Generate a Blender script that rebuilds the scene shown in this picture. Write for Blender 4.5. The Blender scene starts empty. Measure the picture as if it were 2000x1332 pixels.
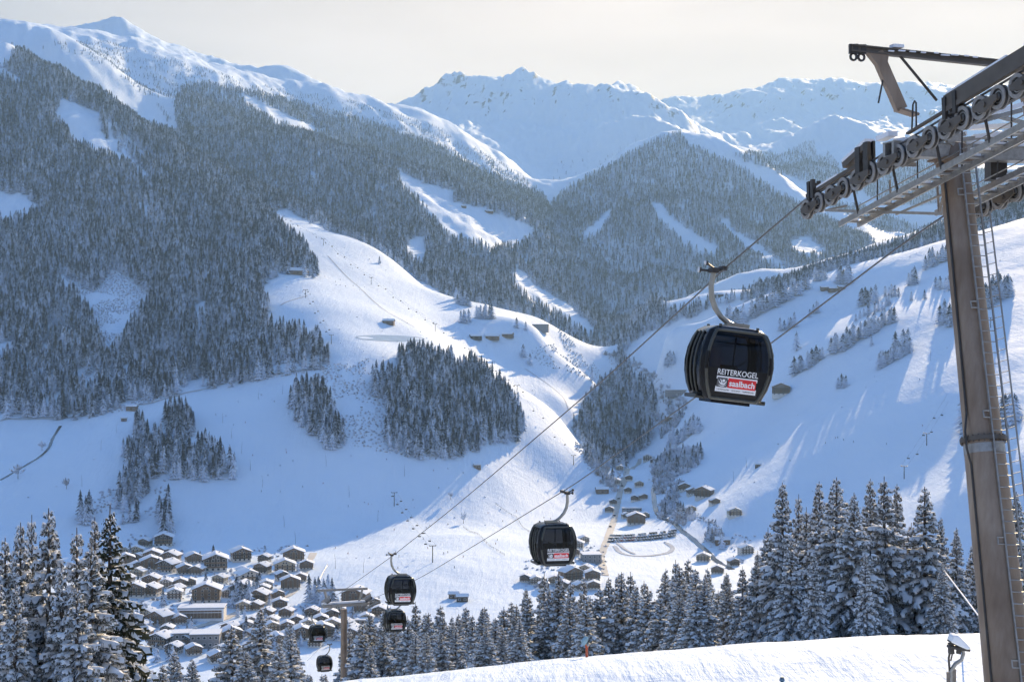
import bpy, bmesh, math, random
import numpy as np
from mathutils import Vector, Matrix, Euler

# ------------------------------------------------------------------ camera, sky, sun, exposure
F = 2778.0            # focal length in photo pixels (50 mm on 36 mm, photo 2000 px wide)
CU, CV, CAMZ = 1000.0, 666.0, 180.0
SUN_AZ, SUN_EL = math.radians(20), math.radians(19)
VEIL_FAR, VEIL_SUN = (1.62, 1.69, 1.95), (3.6, 3.05, 2.72)
scene = bpy.context.scene
COL = scene.collection
cam_d = bpy.data.cameras.new("camera")
cam = bpy.data.objects.new("camera", cam_d)
COL.objects.link(cam)
cam.location = (0, 0, CAMZ)
cam.rotation_euler = (math.radians(90), 0, 0)
cam_d.sensor_width = 36.0
cam_d.lens = 50.0
cam_d.clip_start = 0.5
cam_d.clip_end = 60000
scene.camera = cam

world = bpy.data.worlds.new("World")
scene.world = world
world.use_nodes = True
wn = world.node_tree
wn.nodes.clear()
wout = wn.nodes.new("ShaderNodeOutputWorld")
wbg = wn.nodes.new("ShaderNodeBackground")
wsky = wn.nodes.new("ShaderNodeTexSky")
wsky.sky_type = 'NISHITA'
wsky.sun_disc = False
wsky.sun_elevation = SUN_EL
wsky.sun_rotation = SUN_AZ
wsky.altitude = 1300
wsky.air_density = 1.0
wsky.dust_density = 0.3
wsky.ozone_density = 5.0
wbg.inputs[1].default_value = 0.15
# thin high cloud veil, thickest towards the horizon all the way round
wtc = wn.nodes.new("ShaderNodeTexCoord")
wsep = wn.nodes.new("ShaderNodeSeparateXYZ"); wn.links.new(wtc.outputs['Generated'], wsep.inputs[0])
wadd = wn.nodes.new("ShaderNodeMath"); wadd.operation = 'ADD'; wadd.inputs[1].default_value = 0.12; wn.links.new(wsep.outputs[2], wadd.inputs[0])
wdiv = wn.nodes.new("ShaderNodeVectorMath"); wdiv.operation = 'DIVIDE'; wcmb = wn.nodes.new("ShaderNodeCombineXYZ")
for k in range(3): wn.links.new(wadd.outputs[0], wcmb.inputs[k])
wn.links.new(wtc.outputs['Generated'], wdiv.inputs[0]); wn.links.new(wcmb.outputs[0], wdiv.inputs[1])
wnz = wn.nodes.new("ShaderNodeTexNoise"); wnz.inputs['Scale'].default_value = 0.8; wnz.inputs['Detail'].default_value = 7; wnz.inputs['Roughness'].default_value = 0.55
wn.links.new(wdiv.outputs[0], wnz.inputs['Vector'])
wel = wn.nodes.new("ShaderNodeMapRange"); wel.interpolation_type = 'SMOOTHSTEP'
wel.inputs['From Min'].default_value = 0.21; wel.inputs['From Max'].default_value = 0.42; wel.inputs['To Min'].default_value = 1.2; wel.inputs['To Max'].default_value = 0.06
wn.links.new(wsep.outputs[2], wel.inputs['Value'])
wmr = wn.nodes.new("ShaderNodeMapRange"); wmr.inputs['From Min'].default_value = 0.3; wmr.inputs['From Max'].default_value = 0.7; wmr.inputs['To Min'].default_value = 0.82; wmr.inputs['To Max'].default_value = 1.1
wn.links.new(wnz.outputs[0], wmr.inputs['Value'])
wmu = wn.nodes.new("ShaderNodeMath"); wmu.operation = 'MULTIPLY'; wmu.use_clamp = True; wn.links.new(wel.outputs[0], wmu.inputs[0]); wn.links.new(wmr.outputs[0], wmu.inputs[1])
wmx = wn.nodes.new("ShaderNodeMix"); wmx.data_type = 'RGBA'; wn.links.new(wmu.outputs[0], wmx.inputs[0]); wn.links.new(wsky.outputs[0], wmx.inputs[6])
# the veil scatters light forward: paler and warmer towards the sun
wdot = wn.nodes.new("ShaderNodeVectorMath"); wdot.operation = 'DOT_PRODUCT'; wn.links.new(wtc.outputs['Generated'], wdot.inputs[0])
wdot.inputs[1].default_value = (math.sin(SUN_AZ) * math.cos(SUN_EL), math.cos(SUN_AZ) * math.cos(SUN_EL), math.sin(SUN_EL))
wgl = wn.nodes.new("ShaderNodeMapRange"); wgl.interpolation_type = 'SMOOTHSTEP'; wgl.inputs['From Min'].default_value = 0.66; wgl.inputs['From Max'].default_value = 0.99
wn.links.new(wdot.outputs['Value'], wgl.inputs['Value'])
wvc = wn.nodes.new("ShaderNodeMix"); wvc.data_type = 'RGBA'; wn.links.new(wgl.outputs[0], wvc.inputs[0])
wvc.inputs[6].default_value = (*VEIL_FAR, 1); wvc.inputs[7].default_value = (*VEIL_SUN, 1)
# soft bands in the veil
wmp = wn.nodes.new("ShaderNodeMapping"); wmp.inputs['Scale'].default_value = (1.0, 1.0, 5.0); wn.links.new(wtc.outputs['Generated'], wmp.inputs['Vector'])
wn2 = wn.nodes.new("ShaderNodeTexNoise"); wn2.inputs['Scale'].default_value = 3.2; wn2.inputs['Detail'].default_value = 6; wn2.inputs['Roughness'].default_value = 0.55; wn.links.new(wmp.outputs[0], wn2.inputs['Vector'])
wb2 = wn.nodes.new("ShaderNodeMapRange"); wb2.inputs['From Min'].default_value = 0.3; wb2.inputs['From Max'].default_value = 0.7; wb2.inputs['To Min'].default_value = 0.90; wb2.inputs['To Max'].default_value = 1.10; wn.links.new(wn2.outputs[0], wb2.inputs['Value'])
wsc = wn.nodes.new("ShaderNodeVectorMath"); wsc.operation = 'SCALE'; wn.links.new(wvc.outputs[2], wsc.inputs[0]); wn.links.new(wb2.outputs[0], wsc.inputs['Scale'])
wn.links.new(wsc.outputs[0], wmx.inputs[7])
wn.links.new(wmx.outputs[2], wbg.inputs[0])
wn.links.new(wbg.outputs[0], wout.inputs[0])

sun_d = bpy.data.lights.new("sun", 'SUN')
sun_d.energy = 4.2
sun_d.angle = math.radians(0.5)
sun_d.color = (1.0, 0.78, 0.48)
sun = bpy.data.objects.new("sun", sun_d)
COL.objects.link(sun)
sun_dir = Vector((math.sin(SUN_AZ) * math.cos(SUN_EL), math.cos(SUN_AZ) * math.cos(SUN_EL), math.sin(SUN_EL)))
sun.rotation_euler = sun_dir.to_track_quat('Z', 'Y').to_euler()
sun.location = (300, 100, 400)

scene.view_settings.view_transform = 'Standard'
scene.view_settings.look = 'None'
scene.view_settings.exposure = 1.05
scene.view_settings.gamma = 1.0
scene.view_settings.use_curve_mapping = False
scene.cycles.max_bounces = 6
scene.cycles.diffuse_bounces = 3
scene.cycles.volume_bounces = 0
scene.cycles.transparent_max_bounces = 8
scene.cycles.use_adaptive_sampling = True
scene.cycles.adaptive_threshold = 0.03

RNG = np.random.default_rng(7)
random.seed(7)
R = math.radians

# ------------------------------------------------------------------ helpers
def tag(o, label=None, cat=None, group=None, kind=None):
    if label: o["label"] = label
    if cat: o["category"] = cat
    if group: o["group"] = group
    if kind: o["kind"] = kind
    return o

def mesh_np(name, verts, faces, mats=(), mat_idx=None, smooth=False):
    """verts (n,3); faces list of arrays / array (m,k)"""
    me = bpy.data.meshes.new(name)
    verts = np.asarray(verts, dtype=np.float32)
    if isinstance(faces, np.ndarray):
        m, k = faces.shape
        me.vertices.add(len(verts)); me.vertices.foreach_set("co", verts.ravel())
        me.loops.add(m * k); me.loops.foreach_set("vertex_index", faces.astype(np.int32).ravel())
        me.polygons.add(m)
        me.polygons.foreach_set("loop_start", np.arange(0, m * k, k, dtype=np.int32))
        me.polygons.foreach_set("loop_total", np.full(m, k, dtype=np.int32))
    else:
        me.from_pydata([tuple(map(float, v)) for v in verts], [], faces)
    for mt in mats: me.materials.append(mt)
    if mat_idx is not None: me.polygons.foreach_set("material_index", np.asarray(mat_idx, dtype=np.int32))
    me.update(calc_edges=True)
    me.polygons.foreach_set("use_smooth", np.full(len(me.polygons), bool(smooth)))
    me.validate()
    return me

def link(name, me, parent=None, loc=None, rot=None, scale=None):
    o = bpy.data.objects.new(name, me)
    COL.objects.link(o)
    if parent: o.parent = parent
    if loc is not None: o.location = loc
    if rot is not None: o.rotation_euler = rot
    if scale is not None: o.scale = scale if hasattr(scale, '__len__') else (scale,) * 3
    return o

def empty(name, loc=(0, 0, 0), rot=(0, 0, 0), scale=1.0):
    o = link(name, None, None, loc, rot, scale)
    o.empty_display_size = 0.3
    return o

def copy_tree(o, parent=None):
    c = o.copy()
    COL.objects.link(c)
    if parent: c.parent = parent
    for ch in list(o.children):
        d = copy_tree(ch, c)
        d.matrix_parent_inverse = ch.matrix_parent_inverse.copy()
    return c

class MB:
    """collects shapes into one mesh"""
    def __init__(self): self.v = []; self.f = []; self.m = []
    def add(self, vs, fs, mi=0):
        n = len(self.v)
        self.v += [tuple(p) for p in vs]
        self.f += [tuple(i + n for i in f) for f in fs]
        self.m += [mi] * len(fs)
    def box(self, c, s, rot=None, mi=0):
        hx, hy, hz = s[0] / 2, s[1] / 2, s[2] / 2
        vs = [Vector((x, y, z)) for x in (-hx, hx) for y in (-hy, hy) for z in (-hz, hz)]
        if rot is not None:
            M = rot if isinstance(rot, Matrix) else Euler(rot).to_matrix()
            vs = [M @ p for p in vs]
        c = Vector(c)
        self.add([p + c for p in vs], [(0, 1, 3, 2), (4, 6, 7, 5), (0, 4, 5, 1), (2, 3, 7, 6), (0, 2, 6, 4), (1, 5, 7, 3)], mi)
    def beam(self, a, b, w, h=None, up=(0, 0, 1), mi=0):
        """rectangular bar from a to b; w across, h along 'up'"""
        a, b = Vector(a), Vector(b); h = h or w
        d = b - a; L = d.length
        if L < 1e-6: return
        d.normalize(); up = Vector(up)
        s = d.cross(up)
        if s.length < 1e-4: s = d.cross(Vector((1, 0, 0)))
        s.normalize(); t = s.cross(d)
        M = Matrix((d, s, t)).transposed()
        self.box((a + b) / 2, (L, w, h), M, mi)
    def tube(self, pts, r, n=8, mi=0, caps=True):
        """tube through pts with radius r (number or list)"""
        pts = [Vector(p) for p in pts]
        rs = r if hasattr(r, '__len__') else [r] * len(pts)
        prev = None; rings = []
        for i, p in enumerate(pts):
            d = (pts[min(i + 1, len(pts) - 1)] - pts[max(i - 1, 0)]).normalized()
            if prev is None:
                a = d.cross(Vector((0, 0, 1)))
                if a.length < 0.05: a = d.cross(Vector((1, 0, 0)))
            else:
                a = prev - d * prev.dot(d)
            a.normalize(); b = d.cross(a); prev = a
            rings.append([p + (a * math.cos(2 * math.pi * k / n) + b * math.sin(2 * math.pi * k / n)) * rs[i] for k in range(n)])
        vs = [q for rg in rings for q in rg]; fs = []
        for i in range(len(pts) - 1):
            for k in range(n):
                k2 = (k + 1) % n
                fs.append((i * n + k, i * n + k2, (i + 1) * n + k2, (i + 1) * n + k))
        if caps:
            fs.append(tuple(range(n))[::-1]); fs.append(tuple((len(pts) - 1) * n + k for k in range(n)))
        self.add(vs, fs, mi)
    def disc(self, c, axis, r0, r1, th, n=20, mi=0):
        """ring (r0>0) or disc of thickness th about axis"""
        c = Vector(c); ax = Vector(axis).normalized()
        a = ax.cross(Vector((0, 0, 1)))
        if a.length < 0.05: a = ax.cross(Vector((1, 0, 0)))
        a.normalize(); b = ax.cross(a)
        vs = []; fs = []
        rr = [(r0, -th / 2), (r1, -th / 2), (r1, th / 2), (r0, th / 2)]
        for k in range(n):
            d = a * math.cos(2 * math.pi * k / n) + b * math.sin(2 * math.pi * k / n)
            for rad, off in rr: vs.append(c + d * rad + ax * off)
        for k in range(n):
            k2 = (k + 1) % n
            for j in range(4):
                j2 = (j + 1) % 4
                if r0 < 1e-6 and j == 3: continue
                fs.append((k * 4 + j, k * 4 + j2, k2 * 4 + j2, k2 * 4 + j))
        self.add(vs, fs, mi)
    def prism(self, poly, axis_vec, mi=0):
        """closed polygon (list of 3d pts) extruded by axis_vec"""
        n = len(poly); ax = Vector(axis_vec)
        vs = [Vector(p) for p in poly] + [Vector(p) + ax for p in poly]
        fs = [tuple(range(n))[::-1], tuple(range(n, 2 * n))]
        for k in range(n): fs.append((k, (k + 1) % n, n + (k + 1) % n, n + k))
        self.add(vs, fs, mi)
    def mesh(self, name, mats, smooth=False, fix=True):
        me = bpy.data.meshes.new(name)
        me.from_pydata([tuple(p) for p in self.v], [], self.f)
        for mt in (mats if isinstance(mats, (list, tuple)) else [mats]): me.materials.append(mt)
        me.polygons.foreach_set("material_index", self.m)
        me.update()
        if fix:
            bm = bmesh.new(); bm.from_mesh(me)
            bmesh.ops.recalc_face_normals(bm, faces=bm.faces)
            bm.to_mesh(me); bm.free()
        if smooth:
            me.polygons.foreach_set("use_smooth", [True] * len(me.polygons))
            try: me.set_sharp_from_angle(angle=R(38))
            except Exception: pass
        me.update()
        return me
    def build(self, name, mats, parent=None, smooth=False, **kw):
        return link(name, self.mesh(name, mats, smooth), parent, **kw)

# ---------------- materials
def new_mat(name):
    m = bpy.data.materials.new(name); m.use_nodes = True
    nt = m.node_tree; nt.nodes.clear()
    out = nt.nodes.new("ShaderNodeOutputMaterial")
    b = nt.nodes.new("ShaderNodeBsdfPrincipled")
    nt.links.new(b.outputs[0], out.inputs[0])
    return m, nt, b

def N(nt, t, **kw):
    n = nt.nodes.new(t)
    for k, v in kw.items():
        if k.startswith('i_'):
            key = k[2:]
            n.inputs[int(key) if key.isdigit() else key.replace('_', ' ')].default_value = v
        else: setattr(n, k, v)
    return n

def ramp(nt, fac, stops):
    r = nt.nodes.new("ShaderNodeValToRGB")
    cr = r.color_ramp
    while len(cr.elements) < len(stops): cr.elements.new(0.5)
    for e, (p, c) in zip(cr.elements, stops):
        e.position = p; e.color = (*c, 1) if len(c) == 3 else c
    nt.links.new(fac, r.inputs[0])
    return r

def mixc(nt, fac, a, b):
    m = nt.nodes.new("ShaderNodeMix"); m.data_type = 'RGBA'
    for sock, val in ((m.inputs[0], fac), (m.inputs[6], a), (m.inputs[7], b)):
        if isinstance(val, (int, float)): sock.default_value = val
        elif isinstance(val, tuple): sock.default_value = (*val, 1) if len(val) == 3 else val
        else: nt.links.new(val, sock)
    return m.outputs[2]

def simple_mat(name, col, rough=0.6, metal=0.0, var=0.12, scale=6.0, bump=0.0, spec=None):
    """paint / metal / wood with mild dirt variation"""
    m, nt, b = new_mat(name)
    tc = N(nt, "ShaderNodeTexCoord")
    nz = N(nt, "ShaderNodeTexNoise", i_Scale=scale, i_Detail=5.0, i_Roughness=0.6)
    nt.links.new(tc.outputs['Object'], nz.inputs['Vector'])
    lo = tuple(c * (1 - var) for c in col); hi = tuple(min(1, c * (1 + var)) for c in col)
    r = ramp(nt, nz.outputs[0], [(0.3, lo), (0.7, hi)])
    nt.links.new(r.outputs[0], b.inputs['Base Color'])
    b.inputs['Roughness'].default_value = rough
    b.inputs['Metallic'].default_value = metal
    if spec is not None: b.inputs['Specular IOR Level'].default_value = spec
    if bump:
        bp = N(nt, "ShaderNodeBump", i_Strength=bump, i_Distance=0.02)
        nt.links.new(nz.outputs[0], bp.inputs['Height']); nt.links.new(bp.outputs[0], b.inputs['Normal'])
    return m

# ---------------- numpy noise
_perm = np.random.default_rng(3).permutation(4096)
_ang = np.random.default_rng(4).random(4096) * 2 * np.pi
def perlin(x, y):
    xi = np.floor(x).astype(np.int64); yi = np.floor(y).astype(np.int64)
    xf = x - xi; yf = y - yi
    def g(ix, iy):
        h = _perm[(ix + _perm[iy & 4095]) & 4095]
        return np.cos(_ang[h]), np.sin(_ang[h])
    u = xf * xf * xf * (xf * (xf * 6 - 15) + 10); v = yf * yf * yf * (yf * (yf * 6 - 15) + 10)
    def d(ix, iy, dx, dy):
        a, b = g(ix, iy); return a * dx + b * dy
    n00 = d(xi, yi, xf, yf); n10 = d(xi + 1, yi, xf - 1, yf)
    n01 = d(xi, yi + 1, xf, yf - 1); n11 = d(xi + 1, yi + 1, xf - 1, yf - 1)
    return (n00 * (1 - u) + n10 * u) * (1 - v) + (n01 * (1 - u) + n11 * u) * v
def fbm(x, y, o=4, ridged=False):
    s = 0; a = 1.0; f = 1.0
    for i in range(o):
        n = perlin(x * f + 17.3 * i, y * f - 9.1 * i)
        s = s + a * ((1 - 2.2 * np.abs(n)) if ridged else n)
        a *= 0.5; f *= 2.03
    return s
# ------------------------------------------------------------------ terrain: control points (u, v, distance)
def vz(z, D): return CV + (CAMZ - z) / D * F            # pixel row of an absolute height
CP = []
def cz(u, D, z): CP.append((u, vz(z, D), D))
def cv_(*pts):
    for p in pts: CP.append(p)
def crest(pts, back=1.07, drop=30):
    """a ridge line: also drops away behind"""
    for (u, v, D) in pts:
        CP.append((u, v, D)); CP.append((u, v + drop, D * back))
# near ski slope (heights relative to the camera)
for D, row in ((4, {-700: -9.5, 1000: -9, 2800: -8}), (20, {-700: -13, 300: -11.5, 1000: -10.6, 2000: -10, 2800: -9}),
               (45, {-700: -24, 0: -20, 600: -16.6, 1200: -14.6, 2000: -13.8, 2800: -12}),
               (80, {-700: -36, 0: -29, 400: -25.4, 640: -23.6, 1200: -22.0, 1600: -21.3, 2000: -20.9, 2800: -18}),
               (110, {-700: -44, 0: -37, 300: -33}), (125, {-700: -48, 0: -41, 300: -37}),
               (160, {-700: -58, 0: -51, 500: -46, 1000: -41, 1500: -38, 2000: -36, 2800: -30}),
               (220, {-700: -74, 0: -68, 500: -63, 1000: -58, 1500: -55, 2000: -53, 2800: -48}),
               (320, {-700: -103, 300: -96, 1000: -88, 1700: -86, 2800: -80}),
               (450, {-700: -140, 300: -134, 1000: -128, 1700: -122, 2800: -110})):
    for u, z in row.items(): cz(u, D, CAMZ + z)
for (u, v) in ((640, 1336), (800, 1318), (1000, 1296), (1200, 1278), (1400, 1262), (1600, 1249), (1800, 1240), (2000, 1236), (2400, 1225), (2800, 1215)):
    cv_((u, v, 110)); cv_((u, v + 12, 100)); cv_((u, v + 16, 122))
# valley floor
for D, row in ((600, {-700: 12, 200: 10, 900: 14, 1400: 22, 1900: 30, 2800: 60}),
               (730, {-700: 0, 200: 0, 700: 0, 1000: 1, 1400: 3, 1800: 6, 2300: 25, 2900: 60}),
               (1000, {-800: 22, 0: 6, 300: 4, 600: 0, 1000: 0, 1400: 2, 1700: 12, 2000: 34, 2400: 100, 2900: 180})):
    for u, z in row.items(): cz(u, D, z)
cv_((-800, 1010, 1250), (-300, 1030, 1250), (0, 1052, 1250), (300, 1062, 1240), (480, 1064, 1235), (600, 1064, 1250), (700, 1042, 1285), (830, 1014, 1350), (950, 985, 1420), (1030, 960, 1500), (1080, 942, 1560),
    (1170, 912, 1760), (1000, 1060, 1210), (1200, 1050, 1270), (1250, 985, 1500), (900, 1042, 1240), (850, 1100, 1090), (1250, 1130, 1080), (1240, 905, 1940))
# shaded lower left slope, its top edge below the forest
cv_((-800, 780, 1580), (-300, 800, 1570), (0, 815, 1560), (150, 815, 1560), (330, 782, 1580), (500, 738, 1600), (650, 702, 1630), (770, 700, 1660),
    (100, 930, 1380), (450, 900, 1400), (700, 880, 1430), (300, 900, 1400), (860, 890, 1470), (950, 870, 1540), (880, 730, 1700), (1030, 838, 1630), (1090, 812, 1760))
# sunny piste spur
cv_((640, 645, 1740), (760, 665, 1760), (850, 655, 1920), (950, 662, 2080), (1000, 702, 2060), (1050, 742, 2030), (1050, 645, 2170), (900, 612, 2190), (760, 530, 2340), (620, 450, 2560), (560, 545, 2020),
    (520, 600, 1860), (670, 575, 2000), (530, 405, 2760), (1000, 760, 1930), (1100, 786, 1990), (1140, 735, 2190), (950, 722, 1880), (1190, 775, 2150), (1080, 690, 2180))
crest([(590, 410, 2770), (690, 462, 2580), (760, 503, 2450), (870, 578, 2310), (960, 598, 2340), (1060, 626, 2400), (1150, 682, 2500), (1210, 728, 2600)], 1.06, 16)
# wooded valley side and stream
cv_((1130, 850, 1940), (1180, 775, 2130), (1230, 760, 2350), (1250, 845, 2120), (1212, 890, 1960), (1290, 860, 2180), (1305, 790, 2700), (1275, 715, 3300), (1215, 672, 3700))
# front left forest mass
cv_((-800, 560, 1950), (-300, 600, 1900), (0, 640, 1900), (200, 620, 1950), (400, 600, 1950), (0, 500, 2250), (200, 500, 2250), (400, 480, 2300), (520, 470, 2300),
    (0, 350, 2650), (200, 380, 2600), (400, 400, 2600), (-800, 300, 2700), (0, 220, 3000), (150, 260, 2950), (250, 300, 2950), (200, 700, 1750), (450, 690, 1750))
crest([(30, 105, 3450), (120, 160, 3400), (220, 215, 3330), (330, 290, 3180), (430, 342, 3000), (520, 382, 2870)], 1.07, 14)
# second left spur, gully between
cv_((310, 235, 3800), (290, 175, 4050), (340, 190, 3950), (450, 280, 3560), (600, 385, 3220), (700, 432, 3070), (780, 472, 2960), (500, 250, 3900), (600, 300, 4050),
    (820, 430, 3180), (800, 385, 3350), (900, 405, 3500), (1000, 455, 3420), (850, 350, 3720), (1040, 442, 3520), (900, 505, 3020), (1000, 525, 3120), (1100, 592, 3150),
    (1190, 645, 3250), (1150, 560, 3450), (1100, 475, 3950), (1078, 405, 4650), (700, 285, 4500), (800, 305, 4500), (900, 345, 4500), (1000, 392, 4550), (820, 520, 2800), (950, 570, 2800))
# left skyline
cv_((-800, 240, 3300), (0, 100, 3700), (100, 90, 3800), (200, 120, 3900), (400, 170, 4250), (500, 195, 4400))
crest([(-800, 40, 4200), (-300, 40, 4250), (0, 58, 4600), (100, 61, 4650), (180, 68, 4700), (300, 86, 4750), (400, 126, 4750), (500, 155, 4850), (620, 168, 5000), (700, 192, 5100),
       (800, 212, 5200), (870, 240, 5200), (950, 290, 5200), (1000, 320, 5200), (1062, 370, 5100)], 1.09, 16)
cv_((225, 46, 5500), (186, 74, 5450), (295, 86, 5500), (225, 84, 5950), (545, 142, 5550), (500, 160, 5500), (605, 161, 5550), (545, 180, 6000))
# pyramid hill
cv_((1200, 425, 4400), (1300, 405, 4300), (1150, 505, 3900), (1250, 565, 3600), (1350, 505, 3900), (1450, 455, 4150), (1400, 385, 4450), (1500, 522, 3520), (1600, 502, 3650),
    (1450, 552, 3300), (1300, 595, 3350), (1400, 588, 3050), (1550, 440, 4150))
crest([(1100, 362, 5000), (1200, 312, 4950), (1260, 275, 4900), (1310, 256, 4850), (1380, 277, 4750), (1480, 318, 4650), (1560, 377, 4550), (1650, 422, 4450), (1730, 467, 4300)], 1.08, 35)
# middle right ridge
cv_((1700, 345, 5600), (1600, 340, 5600), (1750, 425, 5000), (1820, 462, 4500), (1550, 330, 5900), (1850, 400, 5000))
crest([(1440, 305, 6400), (1540, 278, 6400), (1620, 242, 6400), (1680, 252, 6300), (1800, 300, 6000), (2000, 330, 5600), (2500, 300, 5600)], 1.1, 25)
# right hand forest band
cv_((1300, 620, 2900), (1400, 590, 2800), (2000, 420, 2450), (1750, 500, 2550))
crest([(1400, 570, 3050), (1500, 548, 2950), (1600, 522, 2880), (1700, 484, 2800), (1800, 452, 2750), (1900, 412, 2750), (2000, 372, 2750), (2400, 270, 2700), (2900, 150, 2700)], 1.12, 30)
# right slope: crest, benches, foot
crest([(1240, 655, 2560), (1290, 610, 2520), (1400, 584, 2450), (1550, 553, 2350), (1700, 508, 2260), (1860, 465, 2170), (2000, 428, 2120), (2300, 340, 2100), (2900, 220, 2000)], 1.06, 10)
cv_((1300, 665, 2150), (1400, 652, 2090), (1500, 640, 2010), (1600, 620, 2010), (1700, 600, 1920), (1850, 565, 1820), (2000, 545, 1720), (2400, 470, 1600),
    (1350, 745, 2080), (1450, 745, 1870), (1550, 705, 1810), (1650, 682, 1720), (1800, 662, 1610), (1950, 645, 1520), (2300, 600, 1400),
    (1320, 835, 1980), (1350, 905, 1620), (1400, 862, 1700), (1500, 832, 1680), (1650, 800, 1470), (1800, 785, 1370), (2000, 765, 1270), (2400, 700, 1150),
    (1385, 965, 1440), (1340, 985, 1450), (1500, 960, 1330), (1650, 935, 1300), (1850, 930, 1160), (2000, 925, 1060), (1420, 1065, 1240), (1600, 1040, 1190), (1750, 1015, 1110))
# back mountains
cv_((900, 255, 7000), (1000, 262, 6800), (1100, 340, 6000), (1085, 365, 5500), (1200, 262, 6600), (1260, 245, 6400), (850, 260, 6400), (1000, 210, 7400))
crest([(600, 215, 7600), (720, 225, 7700), (800, 208, 7800), (850, 178, 7900), (878, 158, 7950), (895, 144, 8000), (912, 153, 8000), (935, 160, 8000), (960, 170, 8000), (984, 174, 8000), (1003, 161, 8000), (1020, 147, 8000), (1040, 157, 8000), (1065, 168, 8000), (1100, 181, 8000), (1150, 197, 7900),
       (1205, 201, 7700), (1221, 190, 7650), (1233, 174, 7600), (1246, 189, 7500), (1270, 204, 7400), (1310, 218, 7200)], 1.08, 40)
cv_((1400, 275, 8000), (1500, 255, 8000), (1600, 240, 8200), (1750, 245, 8000), (1900, 280, 7500))
crest([(1310, 207, 9600), (1420, 201, 9600), (1500, 181, 9600), (1545, 168, 9600), (1590, 173, 9600), (1640, 162, 9600), (1700, 180, 9600), (1790, 173, 9600), (1840, 190, 9600), (2000, 185, 9600), (2500, 150, 9600), (2900, 140, 9600)], 1.08, 60)
cv_((-800, 200, 8000), (0, 190, 8000), (300, 190, 8000), (-800, 330, 13500), (400, 330, 13500), (1000, 330, 13500), (1600, 330, 13500), (2900, 330, 13500))

CPA = np.array(CP, dtype=float)
def _ctr(u, D): return np.stack([(u - CU) / F, np.log(D)], -1)
_C = _ctr(CPA[:, 0], CPA[:, 2])
def _tps(d2): return 0.5 * d2 * np.log(d2 + 1e-12)
_n = len(_C)
_d2 = ((_C[:, None] - _C[None]) ** 2).sum(-1)
_A = np.zeros((_n + 3, _n + 3))
_A[:_n, :_n] = _tps(_d2) + np.eye(_n) * 2e-6
_A[:_n, _n] = 1; _A[:_n, _n + 1:] = _C; _A[_n, :_n] = 1; _A[_n + 1:, :_n] = _C.T
_W = np.linalg.solve(_A, np.concatenate([CPA[:, 1], np.zeros(3)]))

U = np.concatenate([np.arange(-900, -60, 20.0), np.arange(-60, 2060, 3.2), np.arange(2060, 2920, 20.0)])
LD = np.concatenate([np.arange(math.log(3.5), math.log(75), 0.05), np.arange(math.log(75), math.log(135), 0.012), np.arange(math.log(135), math.log(800), 0.03), np.arange(math.log(800), math.log(10500), 0.0052), np.arange(math.log(10500), math.log(13500), 0.03)])
GU, GL = np.meshgrid(U, LD, indexing='ij')
_q = np.stack([(GU.ravel() - CU) / F, GL.ravel()], -1)
GV = np.empty(len(_q))
for s in range(0, len(_q), 40000):
    q = _q[s:s + 40000]
    d2 = (q[:, None, 0] - _C[None, :, 0]) ** 2 + (q[:, None, 1] - _C[None, :, 1]) ** 2
    GV[s:s + 40000] = _tps(d2) @ _W[:_n] + _W[_n] + q @ _W[_n + 1:]
GV = GV.reshape(GU.shape)
GD = np.exp(GL)
GX = (GU - CU) / F * GD
GZ = CAMZ + (CV - GV) / F * GD
# relief that the control points do not carry
farm = np.clip((GD - 900) / 1500, 0, 1) * np.maximum(np.clip((GD - 2650) / 500, 0, 1), np.clip((520 - GU) / 200, 0, 1))
vfar = np.clip((GD - 5200) / 1200, 0, 1)
GZ += farm * (1 - vfar) * (10 * fbm(GX / 420, GD / 420, 5) + 7 * fbm(GX / 130 + 5, GD / 150, 3, True) - 4)
GZ += vfar * (34 * (fbm(GX / 800, GD / 1000, 7, True) - 0.9) + 12 * fbm(GX / 230, GD / 330, 5, True) - 6)
# ribs and gullies running down the mountainsides
wx = 60 * fbm(GX / 500, GD / 500, 2)
GZ += vfar * (20 * fbm((GX + wx) / 170, GD / 900, 4, True) - 17 + 9 * fbm((GX - wx) / 60, GD / 240, 3, True))
GZ += farm * (1 - vfar) * (15 * fbm((GX + wx + 0.35 * GD) / 210, GD / 1100, 3, True) - 10)
mid = np.clip((GD - 650) / 300, 0, 1) * (1 - 0.5 * farm)
GZ += mid * (1.9 * fbm(GX / 85, GD / 110, 5))
near = np.clip(1 - GD / 400, 0, 1)
GZ += near * (0.22 * fbm(GX / 7, GD / 7, 4) + 0.05 * fbm(GX / 1.1, GD / 1.6, 3))
# snow bank along the far edge of the near slope
GV = CV + (CAMZ - GZ) / GD * F
GVmin = np.minimum.accumulate(GV, axis=1)               # running skyline, for hit tests

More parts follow.
